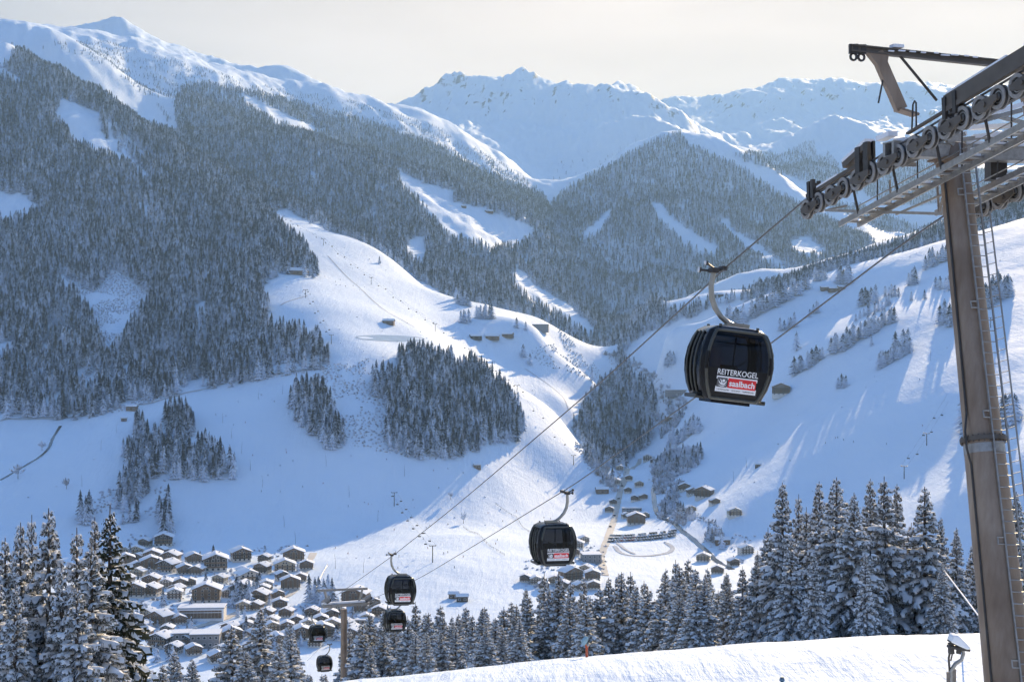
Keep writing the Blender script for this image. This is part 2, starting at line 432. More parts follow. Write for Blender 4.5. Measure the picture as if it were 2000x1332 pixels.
def grid_ij(u, D):
    fi = np.interp(u, U, np.arange(len(U))); fj = np.interp(np.log(D), LD, np.arange(len(LD)))
    return fi, fj
def height(x, y):
    x = np.asarray(x, float); y = np.asarray(y, float)
    fi, fj = grid_ij(CU + F * x / y, y)
    i = np.clip(np.floor(fi).astype(int), 0, len(U) - 2); j = np.clip(np.floor(fj).astype(int), 0, len(LD) - 2)
    a = fi - i; b = fj - j
    # heights on the grid are interpolated at equal distance
    return (GZ[i, j] * (1 - a) + GZ[i + 1, j] * a) * (1 - b) + (GZ[i, j + 1] * (1 - a) + GZ[i + 1, j + 1] * a) * b
def hz(x, y): return float(height(x, y))
def hit(u, v, dmin=650.0, dmax=12000.0):
    """point of the ground seen at pixel (u, v), first surface beyond dmin"""
    fi = float(np.interp(u, U, np.arange(len(U)))); i = min(int(fi), len(U) - 2); a = fi - i
    col = GV[i] * (1 - a) + GV[i + 1] * a
    j0 = int(np.searchsorted(LD, math.log(dmin))); j1 = min(int(np.searchsorted(LD, math.log(dmax))), len(LD) - 1)
    w = np.nonzero(col[j0:j1] <= v)[0]
    if len(w) == 0: j = j0 + int(np.argmin(col[j0:j1])); l = LD[j]
    else:
        j = j0 + int(w[0])
        if j > j0 and col[j - 1] > v:
            t = (col[j - 1] - v) / max(1e-6, col[j - 1] - col[j]); l = LD[j - 1] + t * (LD[j] - LD[j - 1])
        else: l = LD[j]
    D = math.exp(l); x = (u - CU) / F * D
    return Vector((x, D, hz(x, D)))
# ------------------------------------------------------------------ ground sheet
def inpoly(px, py, poly):
    px = np.asarray(px); py = np.asarray(py); c = np.zeros(px.shape, bool)
    n = len(poly); j = n - 1
    for i in range(n):
        xi, yi = poly[i]; xj, yj = poly[j]
        if yi != yj:
            c ^= ((yi > py) != (yj > py)) & (px < (xj - xi) * (py - yi) / (yj - yi) + xi)
        j = i
    return c

def snow_material():
    m, nt, b = new_mat("snow_ground")
    geo = N(nt, "ShaderNodeNewGeometry")
    tc = N(nt, "ShaderNodeTexCoord")
    att = N(nt, "ShaderNodeAttribute", attribute_name="rock")
    # fine colour variation
    n1 = N(nt, "ShaderNodeTexNoise", i_Scale=0.02, i_Detail=6.0, i_Roughness=0.6)
    nt.links.new(tc.outputs['Object'], n1.inputs['Vector'])
    snow = ramp(nt, n1.outputs[0], [(0.3, (0.73, 0.83, 0.93)), (0.7, (0.79, 0.87, 0.95))])
    # rock showing on the steep high faces
    n2 = N(nt, "ShaderNodeTexNoise", i_Scale=0.02, i_Detail=10.0, i_Roughness=0.75)
    nt.links.new(tc.outputs['Object'], n2.inputs['Vector'])
    mul = N(nt, "ShaderNodeMath", operation='ADD'); nt.links.new(att.outputs['Fac'], mul.inputs[0]); nt.links.new(n2.outputs[0], mul.inputs[1])
    rk = ramp(nt, mul.outputs[0], [(0.86, (0, 0, 0)), (0.97, (1, 1, 1))])
    c = mixc(nt, rk.outputs[0], snow.outputs[0], (0.17, 0.18, 0.21))
    nt.links.new(c, b.inputs['Base Color'])
    b.inputs['Roughness'].default_value = 0.75
    b.inputs['Specular IOR Level'].default_value = 0.25
    # groomed / wind relief at two scales
    mp = N(nt, "ShaderNodeMapping"); mp.inputs['Scale'].default_value = (0.35, 1.6, 1)
    mp.inputs['Rotation'].default_value = (0, 0, R(14))
    nt.links.new(tc.outputs['Object'], mp.inputs['Vector'])
    n3 = N(nt, "ShaderNodeTexNoise", i_Scale=1.6, i_Detail=6.0, i_Roughness=0.65)
    nt.links.new(mp.outputs[0], n3.inputs['Vector'])
    n4 = N(nt, "ShaderNodeTexNoise", i_Scale=0.09, i_Detail=5.0, i_Roughness=0.6)
    nt.links.new(tc.outputs['Object'], n4.inputs['Vector'])
    b1 = N(nt, "ShaderNodeBump", i_Strength=0.5, i_Distance=0.16); nt.links.new(n3.outputs[0], b1.inputs['Height'])
    b2 = N(nt, "ShaderNodeBump", i_Strength=0.5, i_Distance=1.5); nt.links.new(n4.outputs[0], b2.inputs['Height']); nt.links.new(b1.outputs[0], b2.inputs['Normal'])
    # skied and groomed streaks running down the slopes
    mp5 = N(nt, "ShaderNodeMapping"); mp5.inputs['Scale'].default_value = (0.22, 0.03, 0.03); mp5.inputs['Rotation'].default_value = (0, 0, R(-24))
    nt.links.new(tc.outputs['Object'], mp5.inputs['Vector'])
    n5 = N(nt, "ShaderNodeTexNoise", i_Scale=1.0, i_Detail=6.0, i_Roughness=0.7); nt.links.new(mp5.outputs[0], n5.inputs['Vector'])
    b3 = N(nt, "ShaderNodeBump", i_Strength=0.7, i_Distance=1.0); nt.links.new(n5.outputs[0], b3.inputs['Height']); nt.links.new(b2.outputs[0], b3.inputs['Normal'])
    nt.links.new(b3.outputs[0], b.inputs['Normal'])
    return m
M_GROUND = snow_material()
nu, nl = GU.shape
idx = np.arange(nu * nl).reshape(nu, nl)
quads = np.stack([idx[:-1, :-1].ravel(), idx[1:, :-1].ravel(), idx[1:, 1:].ravel(), idx[:-1, 1:].ravel()], -1)
me = mesh_np("ground", np.stack([GX.ravel(), GD.ravel(), GZ.ravel()], -1), quads, [M_GROUND], smooth=True)
# steepness high up: rock attribute
dzl = np.gradient(GZ, axis=1) / np.maximum(np.gradient(GD, axis=1), 1e-3)
dzu = np.gradient(GZ, axis=0) / np.maximum(np.gradient(GX, axis=0), 1e-3)
steep = np.sqrt(dzl ** 2 + dzu ** 2)
rock = np.clip((steep - 0.62) * 0.6, 0, 0.42) * vfar + np.clip((GZ - 1250) / 500, 0, 0.24) * vfar
at = me.attributes.new("rock", 'FLOAT', 'POINT'); at.data.foreach_set("value", rock.ravel().astype(np.float32))
ground = link("ground", me)
tag(ground, kind="structure", label="snow covered valley floor, ski slopes and mountainsides")

# ------------------------------------------------------------------ air
def make_haze():
    mb = MB()
    z0 = float(GZ.min()) - 1.5; z1 = max(float(GZ.max()) + 15, CAMZ + 40)
    mb.box((0, 6650, (z0 + z1) / 2), (21000, 14700, z1 - z0))
    m = bpy.data.materials.new("air_haze"); m.use_nodes = True
    nt = m.node_tree; nt.nodes.clear()
    out = nt.nodes.new("ShaderNodeOutputMaterial"); pv = nt.nodes.new("ShaderNodeVolumePrincipled")
    pv.inputs['Color'].default_value = (0.45, 0.72, 1.0, 1)
    pv.inputs['Density'].default_value = HAZE
    pv.inputs['Anisotropy'].default_value = 0.25
    nt.links.new(pv.outputs[0], out.inputs['Volume'])
    o = mb.build("haze", m)
    tag(o, "thin bluish winter haze filling the valley air", "haze", kind="stuff")
HAZE = 5.5e-5
make_haze()
# ------------------------------------------------------------------ tree materials
def tree_mats():
    # needles with rime: snow where the twig faces up and where the noise says so
    m, nt, b = new_mat("rimed_needles")
    tc = N(nt, "ShaderNodeTexCoord"); geo = N(nt, "ShaderNodeNewGeometry"); oi = N(nt, "ShaderNodeObjectInfo")
    nz = N(nt, "ShaderNodeTexNoise", i_Scale=9.0, i_Detail=4.0, i_Roughness=0.7); nt.links.new(tc.outputs['Object'], nz.inputs['Vector'])
    sep = N(nt, "ShaderNodeSeparateXYZ"); nt.links.new(geo.outputs['Normal'], sep.inputs[0])
    ab = N(nt, "ShaderNodeMath", operation='ABSOLUTE'); nt.links.new(sep.outputs[2], ab.inputs[0])
    a1 = N(nt, "ShaderNodeMath", operation='MULTIPLY_ADD'); a1.inputs[1].default_value = 0.55; nt.links.new(ab.outputs[0], a1.inputs[0]); nt.links.new(nz.outputs[0], a1.inputs[2])
    a2 = N(nt, "ShaderNodeMath", operation='MULTIPLY_ADD'); a2.inputs[1].default_value = 0.22; nt.links.new(oi.outputs['Random'], a2.inputs[0]); nt.links.new(a1.outputs[0], a2.inputs[2])
    r = ramp(nt, a2.outputs[0], [(0.68, (0, 0, 0)), (0.98, (1, 1, 1))])
    r.color_ramp.interpolation = 'EASE'
    g = ramp(nt, oi.outputs['Random'], [(0.0, (0.012, 0.019, 0.032)), (1.0, (0.026, 0.035, 0.049))])
    c = mixc(nt, r.outputs[0], g.outputs[0], (0.68, 0.76, 0.88))
    nt.links.new(c, b.inputs['Base Color']); b.inputs['Roughness'].default_value = 0.85; b.inputs['Specular IOR Level'].default_value = 0.15
    return m
M_RIME = tree_mats()
M_BARK = simple_mat("bark", (0.075, 0.055, 0.042), 0.9, var=0.35, scale=4, bump=0.4)
def snow_mat(name="snow_pillow", col=(0.84, 0.86, 0.89)):
    m, nt, b = new_mat(name)
    tc = N(nt, "ShaderNodeTexCoord")
    nz = N(nt, "ShaderNodeTexNoise", i_Scale=3.0, i_Detail=6.0, i_Roughness=0.6); nt.links.new(tc.outputs['Object'], nz.inputs['Vector'])
    r = ramp(nt, nz.outputs[0], [(0.25, tuple(c * 0.93 for c in col)), (0.7, col)]); nt.links.new(r.outputs[0], b.inputs['Base Color'])
    bp = N(nt, "ShaderNodeBump", i_Strength=0.5, i_Distance=0.06); nt.links.new(nz.outputs[0], bp.inputs['Height']); nt.links.new(bp.outputs[0], b.inputs['Normal'])
    b.inputs['Roughness'].default_value = 0.8; b.inputs['Specular IOR Level'].default_value = 0.2
    return m
M_SNOW = snow_mat()

def far_crown_mesh(name, seed):
    """unit-height spruce crown of ragged drooping whorls"""
    rg = random.Random(seed); vs = []; fs = []
    tiers = 9; n = 9
    for t in range(tiers):
        f = t / (tiers - 1)
        zt = 0.06 + 0.94 * (1 - (1 - f) ** 1.05)
        top = min(1.0, zt + 0.13)
        rad = 0.165 * (1 - f) ** 0.85 + 0.012
        c = len(vs); vs.append((rg.uniform(-.006, .006), rg.uniform(-.006, .006), top))
        ph = rg.random() * 6.28
        for k in range(n * 2):
            a = ph + math.pi * k / n + rg.uniform(-.12, .12)
            rr = rad * (rg.uniform(0.85, 1.25) if k % 2 == 0 else rg.uniform(0.45, 0.65))
            z = zt - (0.045 * rg.uniform(.6, 1.6) if k % 2 == 0 else 0.0)
            vs.append((rr * math.cos(a), rr * math.sin(a), z))
        for k in range(n * 2): fs.append((c, c + 1 + k, c + 1 + (k + 1) % (2 * n)))
    me = mesh_np(name, vs, fs, [M_RIME]); return me
FAR_CROWN = [far_crown_mesh("crown", 11 + i) for i in range(4)]
def trunk_mesh(name, h, r0, r1=0.02, n=6):
    mb = MB(); mb.tube([(0, 0, -0.6 * min(h, 1) if h > 2 else -0.04), (0, 0, h * 0.5), (0, 0, h)], [r0, r0 * 0.62, r1], n)
    return mb.mesh(name, M_BARK)
FAR_TRUNK = trunk_mesh("trunk", 0.9, 0.014, 0.003, 5)

TREE_COUNT = [0]
def far_tree(x, y, h, label, group):
    t = empty("spruce_tree", (x, y, hz(x, y) - 0.2), (0, 0, random.random() * 6.28), h)
    w = random.uniform(1.7, 2.3)
    c = link("crown", random.choice(FAR_CROWN), t, scale=(w, w, 1)); link("trunk", FAR_TRUNK, t)
    tag(t, label, "tree", group); TREE_COUNT[0] += 1
    return t, c

# ------------------------------------------------------------------ copses on the slopes, tree by tree
COPSES = [  # pixel strips: (u0, v0, u1, v1, half height px, count, height m, dmin, phrase)
    (1466, 622, 1580, 563, 4, 20, 24, 1500, "in the long row on the upper bench"),
    (1418, 636, 1454, 630, 4, 7, 26, 1500, "in the cluster left of the long row"),
    (1634, 554, 1664, 550, 4, 6, 25, 1800, "in the small grove below the forest edge"),
    (1590, 548, 1614, 545, 2, 4, 20, 1800, "left of the grove below the forest edge"),
    (1678, 596, 1712, 590, 4, 7, 22, 1500, "in the clump above the slanting hedge"),
    (1726, 580, 1756, 578, 2, 5, 15, 1500, "in the short low row on the upper bench"),
    (1773, 560, 1792, 556, 3, 4, 20, 1500, "in the narrow knot left of the pylon"),
    (1826, 564, 1856, 566, 2, 4, 17, 1500, "close to the pylon's left edge on the upper slope"),
    (1806, 524, 1856, 504, 4, 9, 20, 1700, "along the crest left of the pylon"),
    (1834, 630, 1868, 634, 6, 7, 21, 1300, "in the grove touching the pylon's left edge"),
    (1918, 600, 1976, 572, 12, 14, 24, 1300, "in the wood right of the pylon on the upper slope"),
    (1618, 698, 1752, 622, 5, 20, 20, 1400, "in the slanting hedge of trees across the right slope"),
    (1666, 628, 1742, 596, 3, 10, 14, 1400, "in the thin line above the slanting hedge"),
    (1714, 716, 1780, 680, 8, 14, 21, 1300, "in the dense wedge of trees below the slanting hedge"),
    (1548, 736, 1612, 698, 3, 8, 19, 1400, "in the loose row beside the black gondola cabin"),
    (1522, 646, 1556, 638, 2, 5, 17, 1500, "in the little row above the nearest cabin"),
    (1578, 619, 1602, 608, 2, 4, 15, 1500, "in the little line under the long row"),
    (1636, 756, 1654, 758, 2, 4, 17, 1300, "in the lonely knot on the right slope"),
    (1296, 716, 1318, 712, 3, 4, 17, 1900, "in the knot left of the nearest cabin"),
    (1954, 828, 1986, 820, 8, 9, 23, 1000, "in the copse right of the pylon low on the slope"),
    (1880, 842, 1888, 850, 3, 2, 26, 1000, "peeking out left of the pylon low on the slope"),
    (1306, 874, 1368, 838, 6, 12, 22, 1500, "in the copse above the stream"),
    (928, 620, 962, 622, 2, 7, 22, 1800, "in the tight group above the spur huts"),
    (896, 632, 918, 630, 2, 4, 18, 1800, "in the trio beside the tight group on the sunny spur"),
    (888, 588, 920, 600, 3, 7, 18, 1800, "at the right edge of the sunny piste"),
]
LONE = [(1556, 684, 25, "standing alone with a long shadow right of the black gondola cabin"), (1780, 587, 12, "small and alone on the upper bench"), (1806, 585, 13, "alone on the upper bench with its shadow straight below"),
        (1702, 676, 13, "alone under the slanting hedge of trees"), (741, 515, 13, "alone at the right edge of the upper sunny piste"), (1009, 640, 16, "alone between the huts and the box shaped hotel"), (1027, 645, 14, "close by the left wall of the box shaped hotel"), (1022, 697, 19, "alone on the scrubby bank below the hut row"), (1035, 712, 17, "lower of the two on the scrubby bank below the hut row"), (1156, 745, 20, "at the lower end of the scrubby bank"), (240, 722 + 300, 9, "tiny, at the edge of the chalets")]
PROTO_CROWNS = []
ORD = ["first", "second", "third", "fourth", "fifth", "sixth", "seventh", "eighth", "ninth", "tenth", "eleventh", "twelfth", "thirteenth", "fourteenth", "fifteenth", "sixteenth", "seventeenth", "eighteenth", "nineteenth", "twentieth"]
ORD += ["twenty-" + w for w in ORD[:9]] + ["thirtieth"] + ["thirty-" + w for w in ORD[:9]] + ["fortieth"]
for (u0, v0, u1, v1, hh, n, h, dm, ph) in COPSES:
    for k in range(n):
        f = (k + random.uniform(0.15, 0.85)) / n
        off = random.uniform(-1, 1) * hh
        p = hit(u0 + (u1 - u0) * f, v0 + (v1 - v0) * f + off, dm)
        t, c = far_tree(p.x, p.y, h * random.uniform(0.75, 1.3), f"{ORD[k]} spruce from the left {ph}", "spruces " + ph)
        if len(PROTO_CROWNS) < 40: PROTO_CROWNS.append(c)
for (u, v, h, ph) in LONE:
    p = hit(u, v, 1000); far_tree(p.x, p.y, h, "snow dusted spruce " + ph, "lone spruces on the slopes")
PC = []
for meh in FAR_CROWN:
    PC.append(next(c for c in PROTO_CROWNS if c.data == meh))

# ------------------------------------------------------------------ forests (points instanced with the crowns of real trees above)
def forest_nodes(objs):
    ng = bpy.data.node_groups.new("forest_scatter", 'GeometryNodeTree')
    ng.interface.new_socket("Geometry", in_out='INPUT', socket_type='NodeSocketGeometry')
    ng.interface.new_socket("Geometry", in_out='OUTPUT', socket_type='NodeSocketGeometry')
    gi = ng.nodes.new("NodeGroupInput"); go = ng.nodes.new("NodeGroupOutput"); jn = ng.nodes.new("GeometryNodeJoinGeometry")
    def na(nm, ty):
        a = ng.nodes.new("GeometryNodeInputNamedAttribute"); a.data_type = ty; a.inputs[0].default_value = nm; return a
    sc_ = na("sc", 'FLOAT_VECTOR'); ro = na("ro", 'FLOAT_VECTOR'); va = na("va", 'INT')
    for i, o in enumerate(objs):
        oi = ng.nodes.new("GeometryNodeObjectInfo"); oi.inputs['Object'].default_value = o; oi.inputs['As Instance'].default_value = True; oi.transform_space = 'ORIGINAL'
        ip = ng.nodes.new("GeometryNodeInstanceOnPoints")
        cm = ng.nodes.new("FunctionNodeCompare"); cm.data_type = 'INT'; cm.operation = 'EQUAL'
        ng.links.new(va.outputs[0], cm.inputs[2]); cm.inputs[3].default_value = i
        ng.links.new(gi.outputs[0], ip.inputs['Points']); ng.links.new(cm.outputs[0], ip.inputs['Selection']); ng.links.new(oi.outputs['Geometry'], ip.inputs['Instance'])
        ng.links.new(ro.outputs[0], ip.inputs['Rotation']); ng.links.new(sc_.outputs[0], ip.inputs['Scale'])
        ng.links.new(ip.outputs[0], jn.inputs[0])
    ng.links.new(jn.outputs[0], go.inputs[0])
    return ng
NG_FOREST = forest_nodes(PC)
def scatter(name, P, H, W, label, cat, ng=NG_FOREST, nvar=4):
    """P (n,3) points, H heights, W width factors"""
    n = len(P)
    me = bpy.data.meshes.new(name); me.vertices.add(n); me.vertices.foreach_set("co", P.astype(np.float32).ravel())
    rot = np.zeros((n, 3), np.float32); rot[:, 2] = RNG.random(n) * 6.283; rot[:, :2] = RNG.normal(0, 0.025, (n, 2))
    sc_ = np.stack([H * W, H * W, H], -1).astype(np.float32)
    for nm, ty, val in (("sc", 'FLOAT_VECTOR', sc_), ("ro", 'FLOAT_VECTOR', rot)):
        a = me.attributes.new(nm, ty, 'POINT'); a.data.foreach_set("vector", val.ravel())
    a = me.attributes.new("va", 'INT', 'POINT'); a.data.foreach_set("value", RNG.integers(0, nvar, n).astype(np.int32))
    o = link(name, me); md = o.modifiers.new("scatter", 'NODES'); md.node_group = ng
    tag(o, label, cat, kind="stuff"); return o

def candidates(y0, y1, s, um=(-340, 2340)):
    ys = np.arange(y0, y1, s); out = []
    for y in ys:
        x0 = (um[0] - CU) / F * y; x1 = (um[1] - CU) / F * y
        xs = np.arange(x0, x1, s); out.append(np.stack([xs, np.full(len(xs), y)], -1))
    c = np.concatenate(out); c += RNG.uniform(-0.46, 0.46, c.shape) * s
    return c
def visible_margin(u, v, D):
    fi, fj = grid_ij(u, D); i = np.clip(np.round(fi).astype(int), 0, len(U) - 1); j = np.clip(fj.astype(int) - 2, 0, len(LD) - 1)
    i0 = int(np.searchsorted(LD, math.log(700)))
    run = np.minimum.accumulate(np.where(np.arange(len(LD))[None, :] >= i0, GV, 9e9), axis=1)
    return run[i, j] - v          # > 0: seen
def plant(y0, y1, s, polys, holes, hgt, dens=1.0, gap=0.0, um=(-340, 2340), topcut=40, sparse=()):
    c = candidates(y0, y1, s, um); x, y = c[:, 0], c[:, 1]; z = height(x, y)
    u = CU + F * x / y; v = CV + (CAMZ - z) / y * F
    H = hgt * RNG.triangular(0.42, 0.95, 1.25, len(x)) * (1 - 0.45 * np.clip((z - 720) / 350, 0, 1))
    vt = v - 0.35 * H / y * F
    ju = u + 5 * fbm(x / 40, y / 40, 3); jv = vt + 4 * fbm(x / 45 + 9, y / 45, 3)
    k = np.zeros(len(x), bool)
    for p in polys: k |= inpoly(ju, jv, p)
    pr = np.full(len(x), float(dens))
    for p, f in sparse: pr = np.where(inpoly(ju, jv, p), f, pr)
    for p in holes: k &= ~inpoly(ju, jv, p)
    k &= RNG.random(len(x)) < pr
    if gap: k &= fbm(x / 55, y / 55, 3) > gap - 1
    k &= visible_margin(u, v - H / y * F, y) > -topcut
    return np.stack([x, y, z - 0.3], -1)[k], H[k], (RNG.uniform(0.95, 1.45, len(x)))[k]

P_FRONT = [[(25, 98), (70, 91), (133, 101), (210, 119), (224, 140), (266, 168), (297, 196), (332, 238), (367, 259), (437, 308), (507, 357), (574, 402), (520, 403), (540, 430), (575, 460), (600, 480), (615, 510), (622, 530),
            (600, 530), (575, 520), (545, 527), (515, 545), (510, 560), (525, 590), (525, 625), (560, 640), (600, 645), (625, 660), (650, 695), (640, 705), (600, 712), (540, 720), (490, 735), (430, 742), (380, 750), (330, 765),
            (270, 770), (230, 785), (180, 800), (150, 806), (100, 804), (0, 800), (-400, 790), (-400, 120), (0, 130), (20, 120)]]
H_FRONT = [[(118, 187), (150, 197), (195, 215), (196, 225), (202, 262), (240, 295), (297, 337), (280, 347), (255, 322), (220, 307), (180, 292), (158, 285), (135, 262), (118, 232), (101, 218), (116, 205)],
           [(0, 366), (30, 370), (50, 378), (82, 398), (75, 410), (40, 424), (0, 427), (-60, 420), (-60, 370)],
           [(118, 522), (150, 545), (180, 562), (200, 548), (213, 525), (240, 522), (265, 543), (292, 563), (285, 590), (262, 615), (250, 640), (237, 662), (222, 684), (208, 692), (198, 665), (188, 630), (173, 600), (153, 580), (128, 560), (113, 545)],
           [(90, 628), (125, 625), (130, 655), (95, 650)], [(-40, 655), (25, 655), (30, 675), (10, 692), (-40, 695)], [(143, 713), (182, 711), (189, 740), (170, 763), (153, 746)], [(428, 458), (470, 468), (466, 480), (433, 472)],
           [(0, 130), (47, 152), (40, 162), (0, 144), (-60, 130)]]
S_FRONT = [([(205, 232), (250, 260), (290, 288), (302, 312), (255, 308), (213, 277)], 0.18), ([(265, 383), (322, 383), (312, 420), (332, 440), (298, 442), (272, 420)], 0.35), ([(345, 380), (420, 385), (430, 400), (360, 395)], 0.4)]
a1 = plant(1480, 3600, 7.2, P_FRONT, H_FRONT, 24, sparse=S_FRONT, gap=0.62)
P_SECOND = [[(338, 200), (360, 165), (402, 160), (460, 172), (530, 187), (620, 207), (700, 231), (787, 259), (857, 284), (927, 326), (1008, 361), (1060, 380), (1085, 420), (1130, 470), (1200, 530), (1290, 585), (1330, 610), (1290, 645), (1235, 690), (1190, 715),
             (1150, 690), (1100, 650), (1060, 624), (1000, 600), (940, 592), (885, 578), (815, 536), (745, 490), (640, 442), (577, 413), (520, 374), (420, 304), (350, 260)]]
H_SECOND = [[(466, 176), (500, 193), (560, 220), (642, 258), (600, 258), (540, 238), (480, 203)], [(648, 268), (680, 280), (672, 290), (655, 280)],
            [(776, 326), (830, 353), (890, 370), (885, 388), (925, 398), (980, 416), (1030, 434), (1046, 448), (1035, 464), (1010, 477), (985, 480), (960, 484), (930, 472), (870, 457), (850, 432), (835, 407), (800, 377), (783, 360)],
            [(800, 463), (822, 453), (834, 500), (820, 514), (793, 492)], [(1005, 508), (1030, 538), (1060, 560), (1110, 588), (1167, 640), (1150, 652), (1090, 612), (1040, 587), (1013, 567), (1006, 540)]]
a2 = plant(2500, 5300, 8.6, P_SECOND, H_SECOND, 23, gap=0.6)
P_SPARSE = [[(20, 88), (200, 78), (300, 104), (500, 164), (700, 198), (860, 250), (1000, 330), (1060, 376), (1008, 361), (927, 326), (857, 284), (787, 259), (700, 231), (530, 187), (402, 160), (340, 200), (330, 238), (297, 196), (224, 140), (133, 101)]]
a3 = plant(3300, 5300, 10, P_SPARSE, H_SECOND[:2], 13, dens=0.8, gap=0.93)
fl = [np.concatenate([a1[i], a2[i], a3[i]]) for i in range(3)]
scatter("spruce_forest", fl[0], fl[1], fl[2], "dense rimed spruce forest covering the long mountainside on the left", "forest")

P_PYR = [[(1075, 395), (1110, 364), (1180, 327), (1250, 287), (1290, 264), (1330, 260), (1350, 284), (1440, 322), (1500, 362), (1575, 402), (1650, 442), (1715, 472), (1690, 482), (1600, 512), (1540, 532), (1400, 584), (1330, 612), (1280, 592), (1200, 540), (1130, 480), (1085, 430)]]
H_PYR = [[(1266, 393), (1290, 393), (1310, 418), (1340, 443), (1375, 463), (1407, 480), (1395, 497), (1360, 487), (1323, 462), (1293, 432)], [(1138, 460), (1165, 428), (1190, 403), (1197, 415), (1172, 447), (1148, 467)],
         [(1390, 413), (1412, 428), (1462, 463), (1502, 488), (1532, 513), (1552, 530), (1520, 522), (1470, 492), (1420, 452)], [(1543, 470), (1570, 456), (1602, 475), (1614, 492), (1580, 500), (1548, 487)]]
b1 = plant(3150, 5000, 9.5, P_PYR, H_PYR, 22, gap=0.55)
scatter("spruce_forest", *b1, "rimed spruce forest covering the pyramid shaped hill at the head of the valley", "forest")
P_MR = [[(1425, 300), (1480, 295), (1530, 300), (1560, 282), (1590, 272), (1620, 300), (1650, 338), (1690, 352), (1800, 308), (1850, 325), (2000, 340), (2000, 400), (1840, 395), (1780, 400), (1700, 385), (1620, 362), (1560, 348), (1480, 322)],
        [(1580, 378), (1640, 395), (1700, 402), (1760, 430), (1800, 445), (1860, 430), (1860, 460), (1770, 468), (1730, 462), (1650, 418), (1590, 388)], [(800, 480), (801, 480), (801, 481)]]
b2 = plant(4400, 6500, 11, P_MR, [[(1600, 245), (1640, 250), (1610, 310), (1590, 290)]], 20, gap=0.55)
P_BACK = [[(1090, 375), (1075, 345), (1100, 300), (1140, 300), (1250, 255), (1310, 260), (1250, 290), (1180, 325)]]
b3 = plant(5000, 6900, 14, P_BACK, [], 16, dens=0.22, gap=1.0)
bb = [np.concatenate([b2[i], b3[i]]) for i in range(3)]
scatter("spruce_forest", *bb, "thin far spruce wood on the hazy ridges behind the lift pylon", "forest")
P_BAND = [[(1330, 602), (1400, 584), (1450, 572), (1500, 554), (1560, 537), (1640, 512), (1700, 487), (1760, 472), (1850, 432), (1900, 412), (2000, 367), (2400, 260), (2400, 330), (2000, 432), (1950, 442), (1860, 468), (1800, 490), (1700, 517), (1620, 532), (1560, 552), (1480, 572), (1400, 592), (1340, 617), (1290, 632), (1240, 662), (1210, 702), (1190, 700), (1240, 640), (1290, 610)]]
b4 = plant(2250, 3300, 7.5, P_BAND, [], 22, gap=0.25)
scatter("spruce_forest", *b4, "band of rimed spruces along the top edge of the right ski slope", "forest")
P_VW = [[(1118, 832), (1150, 775), (1190, 727), (1215, 702), (1260, 742), (1285, 790), (1280, 832), (1265, 862), (1240, 887), (1215, 907), (1195, 922), (1172, 892), (1138, 862)]]
b5 = plant(1650, 2900, 6.8, P_VW, [], 22, gap=0.2)
scatter("spruce_wood", *b5, "steep dark spruce wood between the lower piste and the stream", "wood")
P_W2 = [[(778, 690), (800, 682), (880, 695), (890, 715), (920, 705), (950, 720), (985, 760), (1015, 790), (1030, 830), (1010, 850), (960, 860), (920, 875), (880, 885), (850, 880), (760, 868), (753, 830), (763, 790), (743, 762), (718, 755), (728, 730), (778, 720)]]
b6 = plant(1400, 1950, 6.0, P_W2, [], 24, um=(600, 1200))
scatter("spruce_wood", *b6, "large dark spruce wood below the snowmaking pond", "wood")
P_W1 = [[(568, 762), (590, 750), (620, 745), (650, 780), (668, 830), (676, 862), (640, 866), (610, 846), (585, 820), (566, 790)]]
b7 = plant(1380, 1700, 6.0, P_W1, [], 24, um=(500, 800))
scatter("spruce_wood", *b7, "smaller dark spruce wood left of the bushy strip", "wood")
P_LC = [[(322, 802), (350, 788), (380, 800), (387, 830), (360, 850), (352, 880), (302, 930), (282, 965), (225, 992), (230, 960), (242, 900), (238, 880), (260, 860), (280, 850), (330, 850), (322, 820)], [(338, 882), (370, 865), (400, 862), (430, 885), (454, 897), (456, 918), (400, 925), (338, 922)],
        [(308, 992), (328, 960), (338, 1030), (315, 1032)], [(260, 820), (275, 812), (292, 850), (263, 856)], [(250, 990), (275, 985), (275, 1010), (250, 1010)], [(155, 990), (180, 985), (180, 1010), (155, 1010)]]
b8 = plant(1180, 1640, 6.2, P_LC, [], 23, um=(100, 500))
scatter("spruce_wood", *b8, "straggling dark spruce wood on the shaded slope above the chalets", "wood")

